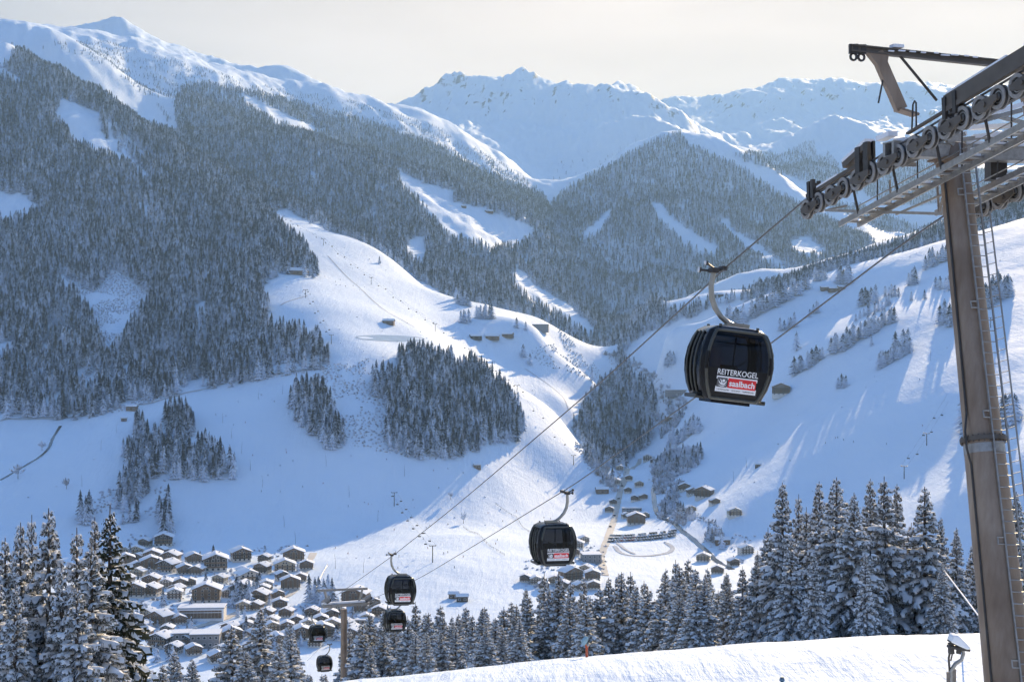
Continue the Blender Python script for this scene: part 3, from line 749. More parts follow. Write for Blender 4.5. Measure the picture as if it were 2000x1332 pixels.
# ------------------------------------------------------------------ leafless bushes with rime
M_BUSH = None
def bush_mesh(name, seed):
    rg = random.Random(seed); vs = []; fs = []
    for k in range(26):
        a = rg.random() * 6.28; el = rg.uniform(0.35, 1.5); L = rg.uniform(0.45, 1.0)
        d = Vector((math.cos(a) * math.cos(el), math.sin(a) * math.cos(el), math.sin(el)))
        b0 = Vector((rg.uniform(-.12, .12), rg.uniform(-.12, .12), 0)); tip = b0 + d * L
        s = d.cross(Vector((rg.uniform(-1, 1), rg.uniform(-1, 1), rg.uniform(-1, 1)))).normalized()
        m = b0 + d * L * 0.62
        n = len(vs); vs += [b0, m + s * 0.11, tip, m - s * 0.11]; fs.append((n, n + 1, n + 2, n + 3))
    return mesh_np(name, vs, fs, [M_BUSHM])
def bush_material():
    m, nt, b = new_mat("rimed_twigs")
    tc = N(nt, "ShaderNodeTexCoord"); nz = N(nt, "ShaderNodeTexNoise", i_Scale=6.0, i_Detail=4.0); nt.links.new(tc.outputs['Object'], nz.inputs['Vector'])
    oi = N(nt, "ShaderNodeObjectInfo")
    ad = N(nt, "ShaderNodeMath", operation='MULTIPLY_ADD'); ad.inputs[1].default_value = 0.25; nt.links.new(oi.outputs['Random'], ad.inputs[0]); nt.links.new(nz.outputs[0], ad.inputs[2])
    r = ramp(nt, ad.outputs[0], [(0.38, (0.22, 0.20, 0.20)), (0.68, (0.68, 0.72, 0.80))]); nt.links.new(r.outputs[0], b.inputs['Base Color']); b.inputs['Roughness'].default_value = 0.9
    return m
M_BUSHM = bush_material()
BUSH = [bush_mesh("twigs", 50 + i) for i in range(3)]
# a few shrubs as things of their own; their twigs are what the bushy banks repeat
SHRUBS = [(880, 975, 9, "leafless frosted tree on the shaded slope above the sunlit piste", "tree"), (905, 1022, 12, "bare round tree with a blue shadow on the sunlit piste", "tree"), (35, 935, 16, "bare tree beside the brook at the left edge", "tree"), (82, 880, 12, "bare tree beside the upper brook", "tree"), (130, 955, 12, "bare tree standing alone on the shaded meadow", "tree")]
SH = []
for (u, v, h, lb, ct) in SHRUBS:
    p = hit(u, v, 1000); t = empty("bare_tree", (p.x, p.y, p.z), (0, 0, random.random() * 6), h)
    cc = link("crown", BUSH[len(SH) % 3], t, loc=(0, 0, 0.28), scale=(0.6, 0.6, 0.72)); link("trunk", FAR_TRUNK, t, scale=(1.6, 1.6, 0.6)); tag(t, lb, ct, "bare trees"); SH.append(cc)
NG_BUSH = forest_nodes(SH[:3])
P_SCRUB = [[(650, 745), (700, 735), (760, 770), (765, 800), (752, 840), (770, 875), (880, 895), (900, 900), (760, 885), (690, 870), (672, 830), (655, 785)], [(630, 715), (720, 700), (720, 730), (650, 745), (600, 750)],
           [(155, 990), (190, 960), (230, 945), (240, 985), (180, 1010)], [(290, 960), (330, 930), (330, 1000), (260, 1010), (230, 990)], [(1030, 680), (1090, 670), (1150, 700), (1185, 740), (1140, 735), (1060, 715)], [(1090, 640), (1110, 660), (1130, 680), (1100, 680)],
           [(113, 530), (150, 545), (180, 562), (215, 525), (250, 522), (292, 563), (262, 615), (222, 690), (208, 692), (175, 600)], [(1180, 700), (1215, 690), (1290, 740), (1330, 775), (1290, 830), (1270, 780)], [(1275, 915), (1310, 890), (1360, 880), (1370, 900), (1330, 925), (1280, 960)],
           [(1290, 1000), (1330, 985), (1400, 1020), (1420, 1060), (1380, 1050), (1300, 1020)], [(205, 235), (250, 262), (300, 312), (250, 305)], [(490, 735), (600, 715), (700, 700), (700, 708), (600, 728), (490, 748)], [(150, 810), (330, 768), (330, 778), (160, 820)], [(143, 713), (182, 711), (170, 763)], [(540, 1180), (640, 1170), (640, 1195), (545, 1210)],
           [(1120, 860), (1180, 900), (1200, 940), (1180, 960), (1140, 900)], [(1190, 930), (1215, 905), (1225, 930), (1200, 960)], [(830, 500), (1000, 560), (990, 600), (930, 590), (860, 540)]]
c1 = plant(950, 3000, 4.0, P_SCRUB, [], 2.6, dens=0.9, gap=0.8)
c2 = plant(950, 2600, 9, [[(0, 100), (2000, 100), (2000, 1100), (0, 1100)]], P_FRONT + P_SECOND + P_W1 + P_W2, 1.6, dens=0.012)
cc_ = [np.concatenate([c1[i], c2[i]]) for i in range(3)]
scatter("frosted_shrubs", cc_[0], cc_[1], cc_[2] * 0.8, "frosted leafless scrub on banks and clearings", "scrub", NG_BUSH, 3)
P_DEC = [[(1180, 690), (1215, 685), (1260, 715), (1330, 770), (1310, 800), (1285, 830), (1290, 790), (1262, 740), (1215, 702)], [(1275, 905), (1305, 880), (1370, 872), (1368, 905), (1320, 930), (1292, 968), (1276, 950)], [(1290, 965), (1335, 935), (1325, 985), (1292, 1012)], [(1150, 870), (1195, 922), (1205, 965), (1180, 950), (1140, 890)], [(1345, 1020), (1405, 1030), (1415, 1062), (1370, 1050)], [(1320, 990), (1350, 1000), (1345, 1030), (1315, 1015)], [(1270, 780), (1320, 760), (1345, 790), (1320, 835), (1290, 850)]]
d1 = plant(1100, 3400, 6.0, P_DEC, [], 8.5, dens=0.85, gap=0.7)
scatter("frosted_woodland", d1[0], d1[1], d1[2] * 0.75, "frosted leafless woodland lining the stream in the valley bottom", "woodland", NG_BUSH, 3)
d2 = plant(1100, 3400, 9.0, P_DEC, [], 16, dens=0.45, gap=0.8)
scatter("spruce_wood", *d2, "loose dark spruces standing among the frosted streamside woodland", "wood")
print("forest points", len(fl[0]), len(b1[0]), len(bb[0]), len(b4[0]), len(b5[0]), len(b6[0]), len(b7[0]), len(b8[0]), len(cc_[0]), "trees", TREE_COUNT[0])
# ------------------------------------------------------------------ snow-laden spruces of the near slope
def needle_mat(frost=True):
    m, nt, b = new_mat("spruce_needles" if frost else "olive_needles")
    tc = N(nt, "ShaderNodeTexCoord"); oi = N(nt, "ShaderNodeObjectInfo")
    nz = N(nt, "ShaderNodeTexNoise", i_Scale=5.0, i_Detail=5.0, i_Roughness=0.7); nt.links.new(tc.outputs['Object'], nz.inputs['Vector'])
    r = ramp(nt, nz.outputs[0], [(0.3, (0.022, 0.028, 0.016)), (0.55, (0.050, 0.052, 0.026)), (0.75, (0.085, 0.070, 0.040))])
    col = r.outputs[0]
    if frost:
        n2 = N(nt, "ShaderNodeTexNoise", i_Scale=13.0, i_Detail=4.0, i_Roughness=0.7); nt.links.new(tc.outputs['Object'], n2.inputs['Vector'])
        r2_ = ramp(nt, n2.outputs[0], [(0.47, (0, 0, 0)), (0.62, (1, 1, 1))]); col = mixc(nt, r2_.outputs[0], col, (0.72, 0.72, 0.73))
    nt.links.new(col, b.inputs['Base Color']); b.inputs['Roughness'].default_value = 0.8; b.inputs['Specular IOR Level'].default_value = 0.2
    return m
M_NEEDLE = needle_mat()
M_OLIVE_NEEDLE = needle_mat(False)
M_TSNOW = snow_mat("branch_snow", (0.95, 0.935, 0.91))

def near_spruce_meshes(seed, H, R0, load=1.0, nm=None):
    """returns trunk, boughs, snow meshes; every bough is a drooping spray with hanging twigs and a lumpy snow pad"""
    rg = np.random.default_rng(seed)
    gv, gf, sv, sf = [], [], [], []
    def quad(vs, fs, a, b, c, d):
        n = len(vs); vs += [a, b, c, d]; fs.append((n, n + 1, n + 2, n + 3))
    def tri(vs, fs, a, b, c):
        n = len(vs); vs += [a, b, c]; fs.append((n, n + 1, n + 2))
    up = np.array([0, 0, 1.0])
    z = 0.35 + rg.random() * 0.3
    while z < H - 0.35:
        f = z / H
        Lm = R0 * (1 - f) ** 1.0 * (1.0 if f > 0.12 else 0.85) + 0.05
        nb = int(rg.integers(6, 9)) if f < 0.85 else int(rg.integers(4, 6))
        ph = rg.random() * 6.283
        for k in range(nb):
            az = ph + 6.283 * k / nb + rg.normal(0, 0.16)
            L = Lm * rg.uniform(0.72, 1.22)
            d = np.array([math.cos(az), math.sin(az), 0.0]); s = np.array([-d[1], d[0], 0.0])
            droop = (0.72 - 0.62 * f) * rg.uniform(0.7, 1.3); rise = 0.10 + 0.75 * max(0, f - 0.72) / 0.28
            zb = z + rg.normal(0, 0.08)
            def P(t): return d * (L * t) + up * (zb + L * (rise * t - droop * t * t + 0.12 * t ** 4))
            ns = 6 if L > 0.9 else 4
            ts = np.linspace(0.08, 1.0, ns + 1)
            pts = [P(t) for t in ts]
            wid = [L * 0.17 * (1 - 0.75 * t) * rg.uniform(0.8, 1.2) + 0.03 for t in ts]
            # green spray: sloping wings either side of the axis
            for i in range(ns):
                for sg in (-1, 1):
                    a0 = pts[i]; a1 = pts[i + 1]
                    b0 = a0 + s * sg * wid[i] * 1.05 - up * (wid[i] * rg.uniform(0.5, 1.0)) + d * wid[i] * 0.6
                    b1 = a1 + s * sg * wid[i + 1] * 1.05 - up * (wid[i + 1] * rg.uniform(0.5, 1.0)) + d * wid[i + 1] * 0.6
                    quad(gv, gf, a0, a1, b1, b0)
            # hanging twigs
            nt_ = 6 if L < 0.8 else 17
            for j in range(nt_):
                t = rg.uniform(0.25, 1.0); p = P(t); sg = rg.choice((-1, 1)); w = L * 0.055 * rg.uniform(0.7, 1.4) + 0.045 * min(1, L / 0.6)
                ln = (0.16 * min(1, L / 0.6) + 0.10 * L) * rg.uniform(0.6, 1.5)
                q = p + s * sg * (L * 0.10 + 0.05) * rg.uniform(0.1, 1.9) + d * rg.uniform(-.05, .15)
                tri(gv, gf, q - d * w * 0.6, q + d * w * 0.6, q - up * ln + d * w * rg.uniform(-.3, .6))
            # snow pad on the axis: lumpy tent
            if rg.random() < 0.93 * load:
                t0 = 0.15 + 0.1 * rg.random(); t1 = rg.uniform(0.9, 1.06)
                tt = np.linspace(t0, t1, ns + 1); prev = None
                for i, t in enumerate(tt):
                    p = P(t); lump = rg.uniform(0.55, 1.25)
                    w = (L * 0.155 * (1.0 - 0.45 * t) + 0.05 * min(1, L / 0.6)) * lump * (0.35 if i in (0, ns) else 1) * load
                    hgt = (0.05 * min(1, L / 0.6) + 0.055 * L) * lump * (0.4 if i in (0, ns) else 1) * load
                    n = len(sv); o = s * rg.normal(0, 0.03)
                    sv += [p + o - s * w - up * 0.30 * w, p + o - s * w * 0.5 + up * hgt, p + o + s * w * 0.5 + up * hgt, p + o + s * w - up * 0.30 * w]
                    if prev is not None:
                        for c in range(3): sf.append((prev + c, prev + c + 1, n + c + 1, n + c))
                    prev = n
            # snow on the side twigs
            for j in range(5 if L < 0.8 else 11):
                if rg.random() > load: continue
                t = rg.uniform(0.3, 1.0); p = P(t); sg = rg.choice((-1, 1))
                ln = L * 0.20 * (1.15 - 0.6 * t) * rg.uniform(0.6, 1.4) + 0.07; w = 0.050 * min(1, L / 0.6) + 0.045 * L * rg.uniform(0.5, 1.3)
                a = p + up * 0.03; b = p + s * sg * ln + d * ln * rg.uniform(0.3, 0.9) - up * ln * rg.uniform(0.35, 0.9)
                m_ = (a + b) / 2 + up * (0.05 + 0.03 * L)
                e = d * w
                n = len(sv); sv += [a - e, a + e, m_ - e * 1.3, m_ + e * 1.3, b - e * 0.8 - up * .02, b + e * 0.8 - up * .02]
                sf += [(n, n + 1, n + 3, n + 2), (n + 2, n + 3, n + 5, n + 4)]
                n = len(gv); q = up * 0.05
                gv += [a - e - q, a + e * 1.2 - q, b + e * 1.6 - q * 2.5, b - e * 1.4 - q * 2.5]; gf.append((n, n + 1, n + 2, n + 3))
        z += (0.34 + 0.16 * (1 - f)) * rg.uniform(0.8, 1.2) * (0.75 if f > 0.8 else 1)
    # tip
    tip = np.array([0, 0, H]); n = len(sv)
    r = 0.05; sv += [tip - up * .5 + np.array([r, 0, 0]), tip - up * .5 + np.array([-r * .5, r * .8, 0]), tip - up * .5 + np.array([-r * .5, -r * .8, 0]), tip + up * 0.15]
    sf += [(n, n + 1, n + 3), (n + 1, n + 2, n + 3), (n + 2, n, n + 3)]
    tm = trunk_mesh("trunk", H, 0.018 * H + 0.03, 0.02, 7)
    gm = mesh_np("boughs", np.array(gv), gf, [nm or M_NEEDLE]); sm = mesh_np("snow_cover", np.array(sv), sf, [M_TSNOW], smooth=True)
    return tm, gm, sm
SPRUCE = [near_spruce_meshes(101, 12, 2.5), near_spruce_meshes(102, 13, 2.3), near_spruce_meshes(103, 12, 2.8, 0.95), near_spruce_meshes(104, 14, 2.6, 0.9), near_spruce_meshes(105, 11, 2.2, 1.0), near_spruce_meshes(106, 13, 3.0, 0.85)]
SP_H = [12, 13, 12, 14, 11, 13]
OPEN_SPRUCE = near_spruce_meshes(107, 13, 2.7, 0.5, M_OLIVE_NEEDLE)
def near_tree(u, vtop, D, label, group, var=None, mesh=None, wid=1.0):
    """stands on the slope at distance D below pixel column u; its tip reaches row vtop"""
    x = (u - CU) / F * D; zg = hz(x, D) - 0.25; ztop = CAMZ + (CV - vtop) / F * D
    h = max(3.0, ztop - zg)
    i = var if var is not None else random.randrange(len(SPRUCE))
    ms = mesh or SPRUCE[i]; s = h / (SP_H[i] if mesh is None else 13)
    w = wid * 1.1 * (min(max(s, 0.66), 1.35) if s < 1 else min(s, 1.4))
    t = empty("spruce_tree", (x, D, zg), (0, 0, random.random() * 6.283)); t.scale = (w, w, s)
    link("trunk", ms[0], t); link("boughs", ms[1], t); link("snow_cover", ms[2], t)
    tag(t, label, "tree", group); TREE_COUNT[0] += 1
    return t
NEAR = []  # (u, v of tip, distance, width)
# right hand group above the near slope
RIGHT = [(1528, 942, 140, 1.0), (1575, 990, 150, 0.9), (1600, 940, 146, 0.95), (1634, 932, 138, 1.15), (1668, 962, 132, 1.1), (1700, 935, 150, 0.95), (1727, 930, 140, 1.1), (1752, 945, 152, 0.9), (1806, 950, 139, 1.15), (1838, 1010, 150, 0.9), (1868, 1030, 141, 1.0), (1900, 1060, 150, 1.0),
         (1560, 965, 155, 0.9), (1545, 1050, 134, 0.9), (1480, 1075, 142, 0.95), (1500, 1030, 150, 0.9), (1590, 1080, 128, 0.9), (1780, 1020, 152, 0.9), (1450, 1105, 148, 0.9), (1420, 1120, 155, 0.9), (1690, 1080, 126, 0.8), (1840, 1100, 128, 0.9), (1985, 960, 140, 1.1), (1960, 1040, 150, 1.0), (1920, 1030, 146, 0.95)]
WORDS_R = {1528: "tall spruce with dark left flank at the left end of the big right-hand row", 1634: "tall broad spruce thick with snow in the middle of the right-hand row", 1727: "tall spruce with a white blob down its front in the right-hand row", 1806: "broad white spruce standing free right of the tall right-hand row",
           1868: "shorter spruce just left of the lift pylon's foot", 1985: "dark spruce tip right of the lift pylon"}
for i_, (u, vt, D, w) in enumerate(sorted(RIGHT)):
    near_tree(u, vt, D, WORDS_R.get(u, f"snow laden spruce, {ORD[i_]} tip from the left in the tall right-hand row"), "tall spruces right of centre", wid=w)
# middle band along the edge of the slope
mid_top = [(560, 1215), (600, 1250), (640, 1240), (700, 1215), (760, 1200), (820, 1190), (870, 1195), (930, 1185), (990, 1175), (1040, 1150), (1080, 1110), (1110, 1140), (1150, 1150), (1180, 1118), (1210, 1108), (1250, 1130), (1290, 1112), (1330, 1095), (1370, 1110), (1400, 1125)]
BELT = []
for row, (dd, dv) in enumerate(((150, 30), (185, 5), (222, -5))):
    for u in np.arange(570, 1440, 29):
        u = u + random.uniform(-10, 10); vt = np.interp(u, [p[0] for p in mid_top], [p[1] for p in mid_top]) + dv + random.uniform(-16, 26)
        if row == 0 and (u < 700 or random.random() < 0.35): continue
        D = dd * random.uniform(0.94, 1.06) - (12 if u > 1300 else 0)
        if abs(u - 671) < 16 and D < 205: continue
        if 590 < u < 665: vt = max(vt, 1316)                     # low growth under the rope
        if vt > CV + (CAMZ - hz((u - CU) / F * D, D)) / D * F - 12: continue
        BELT.append((u, vt, D))
for a_, b_, ph in ((0, 850, "around the far pylon"), (850, 1150, "below the sunlit piste"), (1150, 2000, "under the car park")):
    for k, (u, vt, D) in enumerate(sorted(t for t in BELT if a_ <= t[0] < b_)):
        near_tree(u, vt, D, f"snowy spruce, {ORD[k]} from the left in the belt {ph}", "spruces in the belt " + ph, wid=1.3 * random.uniform(0.9, 1.12))
# left foreground group
LEFT = [(10, 1050, 105, 1.05), (40, 1020, 112, 1.0), (95, 992, 108, 1.2), (62, 1005, 120, 0.95), (150, 1030, 114, 1.1), (185, 1010, 118, 1.0), (235, 1080, 128, 1.0), (-30, 1000, 110, 1.2), (120, 1100, 98, 1.0), (30, 1140, 96, 1.0), (-10, 1110, 100, 1.0), (150, 1140, 96, 1.0)]
WORDS_L = {95: "tallest snow laden spruce in the left foreground", 10: "spruce heavy with snow at the left picture edge", 235: "spruce half hidden behind the brownish one in the left foreground", 62: "thin spruce tip behind the tallest left foreground spruce"}
for i_, (u, vt, D, w) in enumerate(sorted(LEFT)):
    near_tree(u, vt, D, WORDS_L.get(u, f"snow laden spruce, {ORD[i_]} from the left in the left foreground group"), "spruces in the left foreground", wid=w)
near_tree(215, 985, 108, "brownish spruce with little snow at the right of the left foreground group", "spruces in the left foreground", mesh=OPEN_SPRUCE, wid=1.25)
near_tree(178, 1060, 100, "snow laden spruce leaning against the brownish one in the left foreground", "spruces in the left foreground", var=2, wid=1.1)
for (u, vt, D, w, lb) in ((508, 1188, 150, 1.6, "bright white spruce standing before the village"), (452, 1222, 156, 1.5, "smaller white spruce left of the bright one before the village"), (545, 1252, 140, 1.35, "low white spruce right of the bright one before the village"), (480, 1270, 132, 1.4, "low bushy white spruce at the foot of the bright one"),
                         (340, 1272, 150, 1.4, "low frosted spruce beside the brownish spruce at the bottom edge"), (375, 1285, 146, 1.4, "low frosted spruce at the bottom edge before the grey roofs"), (318, 1296, 138, 1.3, "lowest frosted spruce next to the brownish spruce")):
    near_tree(u, vt, D, lb, "white spruces before the village", wid=w)
print("trees", TREE_COUNT[0])
# ------------------------------------------------------------------ the gondola lift
def px(u, v, D): return Vector(((u - CU) / F * D, D, CAMZ + (CV - v) / F * D))
M_STEEL = simple_mat("weathered_steel", (0.115, 0.098, 0.080), 0.55, 0.35, 0.25, 1.2, 0.05)
def shaft_mat():
    m, nt, b = new_mat("pylon_coating")
    tc = N(nt, "ShaderNodeTexCoord"); mp = N(nt, "ShaderNodeMapping"); mp.inputs['Scale'].default_value = (5, 5, 0.28); nt.links.new(tc.outputs['Object'], mp.inputs[0])
    n1 = N(nt, "ShaderNodeTexNoise", i_Scale=1.0, i_Detail=7.0, i_Roughness=0.65); nt.links.new(mp.outputs[0], n1.inputs['Vector'])
    n2 = N(nt, "ShaderNodeTexNoise", i_Scale=0.5, i_Detail=3.0); nt.links.new(tc.outputs['Object'], n2.inputs['Vector'])
    r1 = ramp(nt, n1.outputs[0], [(0.3, (0.24, 0.175, 0.125)), (0.55, (0.30, 0.23, 0.17)), (0.8, (0.36, 0.31, 0.25))])
    r2 = ramp(nt, n2.outputs[0], [(0.35, (0.72, 0.66, 0.6)), (0.65, (1.1, 1.1, 1.1))])
    mx = N(nt, "ShaderNodeMix", data_type='RGBA', blend_type='MULTIPLY'); mx.inputs[0].default_value = 1; nt.links.new(r1.outputs[0], mx.inputs[6]); nt.links.new(r2.outputs[0], mx.inputs[7])
    nt.links.new(mx.outputs[2], b.inputs['Base Color']); b.inputs['Roughness'].default_value = 0.5; b.inputs['Metallic'].default_value = 0.25
    bp = N(nt, "ShaderNodeBump", i_Strength=0.15, i_Distance=0.02); nt.links.new(n1.outputs[0], bp.inputs['Height']); nt.links.new(bp.outputs[0], b.inputs['Normal'])
    return m
M_SHAFT = shaft_mat()
M_GALV = simple_mat("galvanised_steel", (0.33, 0.32, 0.30), 0.45, 0.55, 0.2, 8)
M_DARK = simple_mat("dark_steel", (0.055, 0.050, 0.045), 0.5, 0.35, 0.25, 5)
M_RUBBER = simple_mat("sheave_rubber", (0.30, 0.285, 0.265), 0.8, 0.0, 0.2, 10)
M_ROPE = simple_mat("steel_rope", (0.10, 0.10, 0.10), 0.45, 0.5, 0.1, 3)
M_WHITE = simple_mat("white_sign", (0.78, 0.78, 0.78), 0.5, 0, 0.04, 2)

TA = math.atan2(0.292, 0.956)
r2 = Vector((-math.sin(TA), math.cos(TA), 0)); c2 = Vector((math.cos(TA), math.sin(TA), 0))
def parts_of(root):
    base = root.location.copy()
    def part(name, mb, mat, parent=None, smooth=False):
        me = mb.mesh(name, mat, smooth)
        me.transform(Matrix.Translation(-base)); return link(name, me, parent or root)
    return part

def build_near_pylon():
    top = Vector((11.16, 36.0, CAMZ + 4.75)); low = Vector((11.50, 32.9, CAMZ - 7.9))
    d = (low - top).normalized()
    # foot on the ground
    ft = low.copy()
    for _ in range(60):
        if ft.z < hz(ft.x, ft.y) - 0.3: break
        ft = ft + d * 0.15
    root = empty("lift_pylon", tuple(ft))
    tag(root, "tall brown tubular lift pylon with sheave trains and ladder in the right foreground", "pylon")
    part = parts_of(root)
    Lall = (ft - top).length
    def ax(t): return top + d * t               # metres below the head
    tfl = 7.35
    mb = MB(); mb.tube([ax(-0.15), ax(0.5), ax(tfl)], [0.36, 0.37, 0.455], 40); part("shaft_upper", mb, M_SHAFT, smooth=True)
    mb = MB(); mb.tube([ax(tfl + 0.02), ax(tfl + 0.3), ax(Lall)], [0.47, 0.475, 0.60], 40); part("shaft_lower", mb, M_SHAFT, smooth=True)
    mb = MB(); mb.tube([ax(tfl - 0.05), ax(tfl + 0.05)], 0.55, 40)
    for k in range(24):
        a = 2 * math.pi * k / 24; s1 = d.cross(Vector((1, 0, 0))).normalized(); s2 = d.cross(s1)
        p = ax(tfl) + (s1 * math.cos(a) + s2 * math.sin(a)) * 0.51
        mb.tube([p - d * 0.09, p + d * 0.09], 0.022, 6)
    part("flange", mb, M_STEEL, smooth=True)
    mb = MB(); q = ax(tfl + 0.33); n_ = Vector((-0.25, -0.97, 0))
    mb = MB(); mb.tube([ax(tfl + 0.12), ax(tfl + 0.34)], [0.482, 0.484], 40); part("weld_collar", mb, M_GALV, smooth=True)
    # cable conduit along the left side
    mb = MB(); side = Vector((-0.86, -0.5, 0)); mb.tube([ax(t) + side * (0.36 + 0.0142 * t + 0.03 + (0.10 if 7 < t < 7.8 else 0)) for t in np.linspace(0.1, Lall, 40)], 0.028, 6); part("conduit", mb, M_DARK)
    # ladder
    lad = empty("ladder"); lad.parent = root
    off = Vector((0.20, -0.50, 0)); hw = 0.165; lx = Vector((0.97, -0.2, 0)).normalized()
    def lp(t, s): return ax(t) + off * (1 + 0.02 * t) + lx * (s * hw)
    for s in (-1, 1):
        mb = MB(); mb.beam(lp(-0.2, s), lp(Lall - 2.2, s), 0.035, 0.05); part("rail", mb, M_GALV, lad)
    me = None; n = int((Lall - 2.3) / 0.27)
    for k in range(n):
        t = 0.05 + 0.27 * k
        mb = MB(); mb.tube([lp(t, -1), lp(t, 1)], 0.014, 6); part("rung", mb, M_GALV, lad)
    for t in (1.0, 3.9, 6.6, 9.6, 12.4):
        if t > Lall - 2.5: continue
        mb = MB(); 
        for dt in (0, 0.16):
            mb.beam(lp(t + dt, -1) - lx * 0.16, lp(t + dt, -1), 0.03, 0.03); mb.beam(lp(t + dt, -1) - lx * 0.16, ax(t + dt) + off * 0.5, 0.03, 0.03)
        mb.beam(lp(t, -1) - lx * 0.16, lp(t + .16, -1) - lx * 0.16, 0.03, 0.03); part("bracket", mb, M_GALV, lad)
    # fall-arrest rail to the right of the ladder with rungs
    mb = MB(); mb.beam(lp(1.6, 1) + lx * 0.20, lp(8.8, 1) + lx * 0.22, 0.03, 0.03)
    for t in np.arange(1.9, 8.8, 0.27): mb.beam(lp(t, 1), lp(t - 0.06, 1) + lx * 0.21, 0.018, 0.018)
    part("safety_rail", mb, M_GALV, lad)
    # cross arm
    A0 = Vector((9.52, 35.5, 0)); hs = 1.71
    zc = CAMZ + 4.78
    mb = MB()
    Ac = Vector((top.x, top.y, zc)) - c2 * (hs + 0.15); Bc = Vector((top.x, top.y, zc)) + c2 * (hs + 0.9)
    for s in (-0.2, 0.2):
        mb.beam(Ac + r2 * s + Vector((0, 0, 0)), Bc + r2 * s, 0.10, 0.30)
    mb.beam(Ac + Vector((0, 0, 0.17)), Bc + Vector((0, 0, 0.17)), 0.55, 0.03); mb.beam(Ac - Vector((0, 0, 0.17)), Bc - Vector((0, 0, 0.17)), 0.5, 0.03)
    part("cross_arm", mb, M_GALV)
    mb = MB(); mb.tube([top + Vector((0, 0, -0.55)), top + Vector((0, 0, -0.3)), Vector((top.x, top.y, zc - 0.2))], [0.37, 0.42, 0.5], 30); mb.box((top.x, top.y, zc - 0.20), (0.9, 0.9, 0.06), Euler((0, 0, TA))); part("head_plate", mb, M_SHAFT, smooth=True)
    mb = MB()
    for s in (-1.3, -0.7, 0.5, 1.2, 2.0): mb.box(Vector((top.x, top.y, zc + 0.23)) + c2 * s, (0.55, 0.5, 0.10), Euler((0.04, 0.03, TA)))
    part("snow_on_cross_arm", mb, M_SNOW)
    # number plate on the shaft
    mb = MB(); mb.box(ax(0.42) + Vector((0.06, -0.385, 0)), (0.17, 0.012, 0.17)); pl = part("number_plate", mb, M_WHITE)
    # lifting frame above the head
    lf = empty("lifting_frame"); lf.parent = root
    zl = CAMZ + 7.0
    P0 = Vector((top.x, top.y, zl + 0.16)) - c2 * 2.92; P1 = Vector((top.x, top.y, zl - 0.02)) + c2 * 2.6
    mb = MB(); mb.beam(P0, P1, 0.20, 0.035); mb.beam(P0 + Vector((0, 0, 0.14)), P1 + Vector((0, 0, 0.14)), 0.22, 0.035); mb.beam(P0 + Vector((0, 0, 0.07)), P1 + Vector((0, 0, 0.07)), 0.10, 0.13)
    part("beam", mb, M_STEEL, lf)
    mb = MB()
    for s in (0.08, 0.3):
        q = P0 + c2 * s
        mb.beam(q + Vector((0, 0, 0.17)), q - Vector((0, 0, 0.06)), 0.12, 0.22); mb.disc(q - Vector((0, 0, 0.14)), r2, 0.06, 0.11, 0.04, 14)
    part("lifting_lug", mb, M_DARK, lf)
    mb = MB(); q0 = P0 + c2 * 0.62; q1 = P0 + c2 * 1.42 + Vector((0, 0, -1.38))
    mb.beam(q0 + c2 * 0.1, q1, 0.16, 0.30, up=c2); mb.prism([q0 - r2 * .08 - c2 * .2 + Vector((0, 0, 0)), q0 - r2 * .08 + c2 * .42, q0 - r2 * .08 + c2 * .34 + Vector((0, 0, -.42)), q0 - r2 * .08 + c2 * .08 + Vector((0, 0, -.30))], r2 * 0.16)
    mb.beam(q1 - c2 * 0.1, q1 + c2 * 0.42 + Vector((0, 0, -0.12)), 0.35, 0.06)
    part("post", mb, M_SHAFT, lf)
    mb = MB(); q0 = P1 - c2 * 0.6; mb.beam(q0, q0 + c2 * 0.4 + Vector((0, 0, -1.6)), 0.14, 0.26, up=c2); part("post", mb, M_SHAFT, lf)
    mb = MB(); mb.tube([P0 + c2 * 1.05, P0 + c2 * 0.78 + Vector((0, 0, -1.25))], 0.022, 6); mb.tube([P0 + c2 * 1.35, P0 + c2 * 2.45 + Vector((0, 0, -1.1))], 0.035, 6); part("brace", mb, M_DARK, lf)
    mb = MB()
    for k in range(9): mb.box(P0 + c2 * (1.15 + 0.3 * k + random.uniform(-.05, .05)) + Vector((0, -0.11, 0.03 + random.uniform(0, .04))), (random.uniform(.12, .26), 0.04, 0.035), Euler((0, 0, TA)))
    mb.box(P0 + c2 * 1.3 + Vector((0, 0, .19)), (0.3, 0.2, 0.08), Euler((0, 0, TA)))
    part("snow_on_beam", mb, M_SNOW, lf)

    # sheave trains
    def train(name, att, t0, t1, zfun, cw_side, label):
        tr_mb = MB(); sg = -1
        def pt(t, oc=0.0, oz=0.0):
            p = att + r2 * t + c2 * oc; return Vector((p.x, p.y, CAMZ + zfun(t) + oz))
        tr_mb.beam(pt(t0 + .1, 0.20, -0.26), pt(t1, 0.20, -0.26), 0.09, 0.26); tr_mb.beam(pt(t0 + .1, 0.20, -0.26) , pt(t1, 0.20, -0.26), 0.16, 0.05)
        trn = part(name, tr_mb, M_DARK); 
        if label: trn["label"] = label
        R_ = 0.275; sp = 0.665; ts = np.arange(t1 - 0.25, t0, -sp)
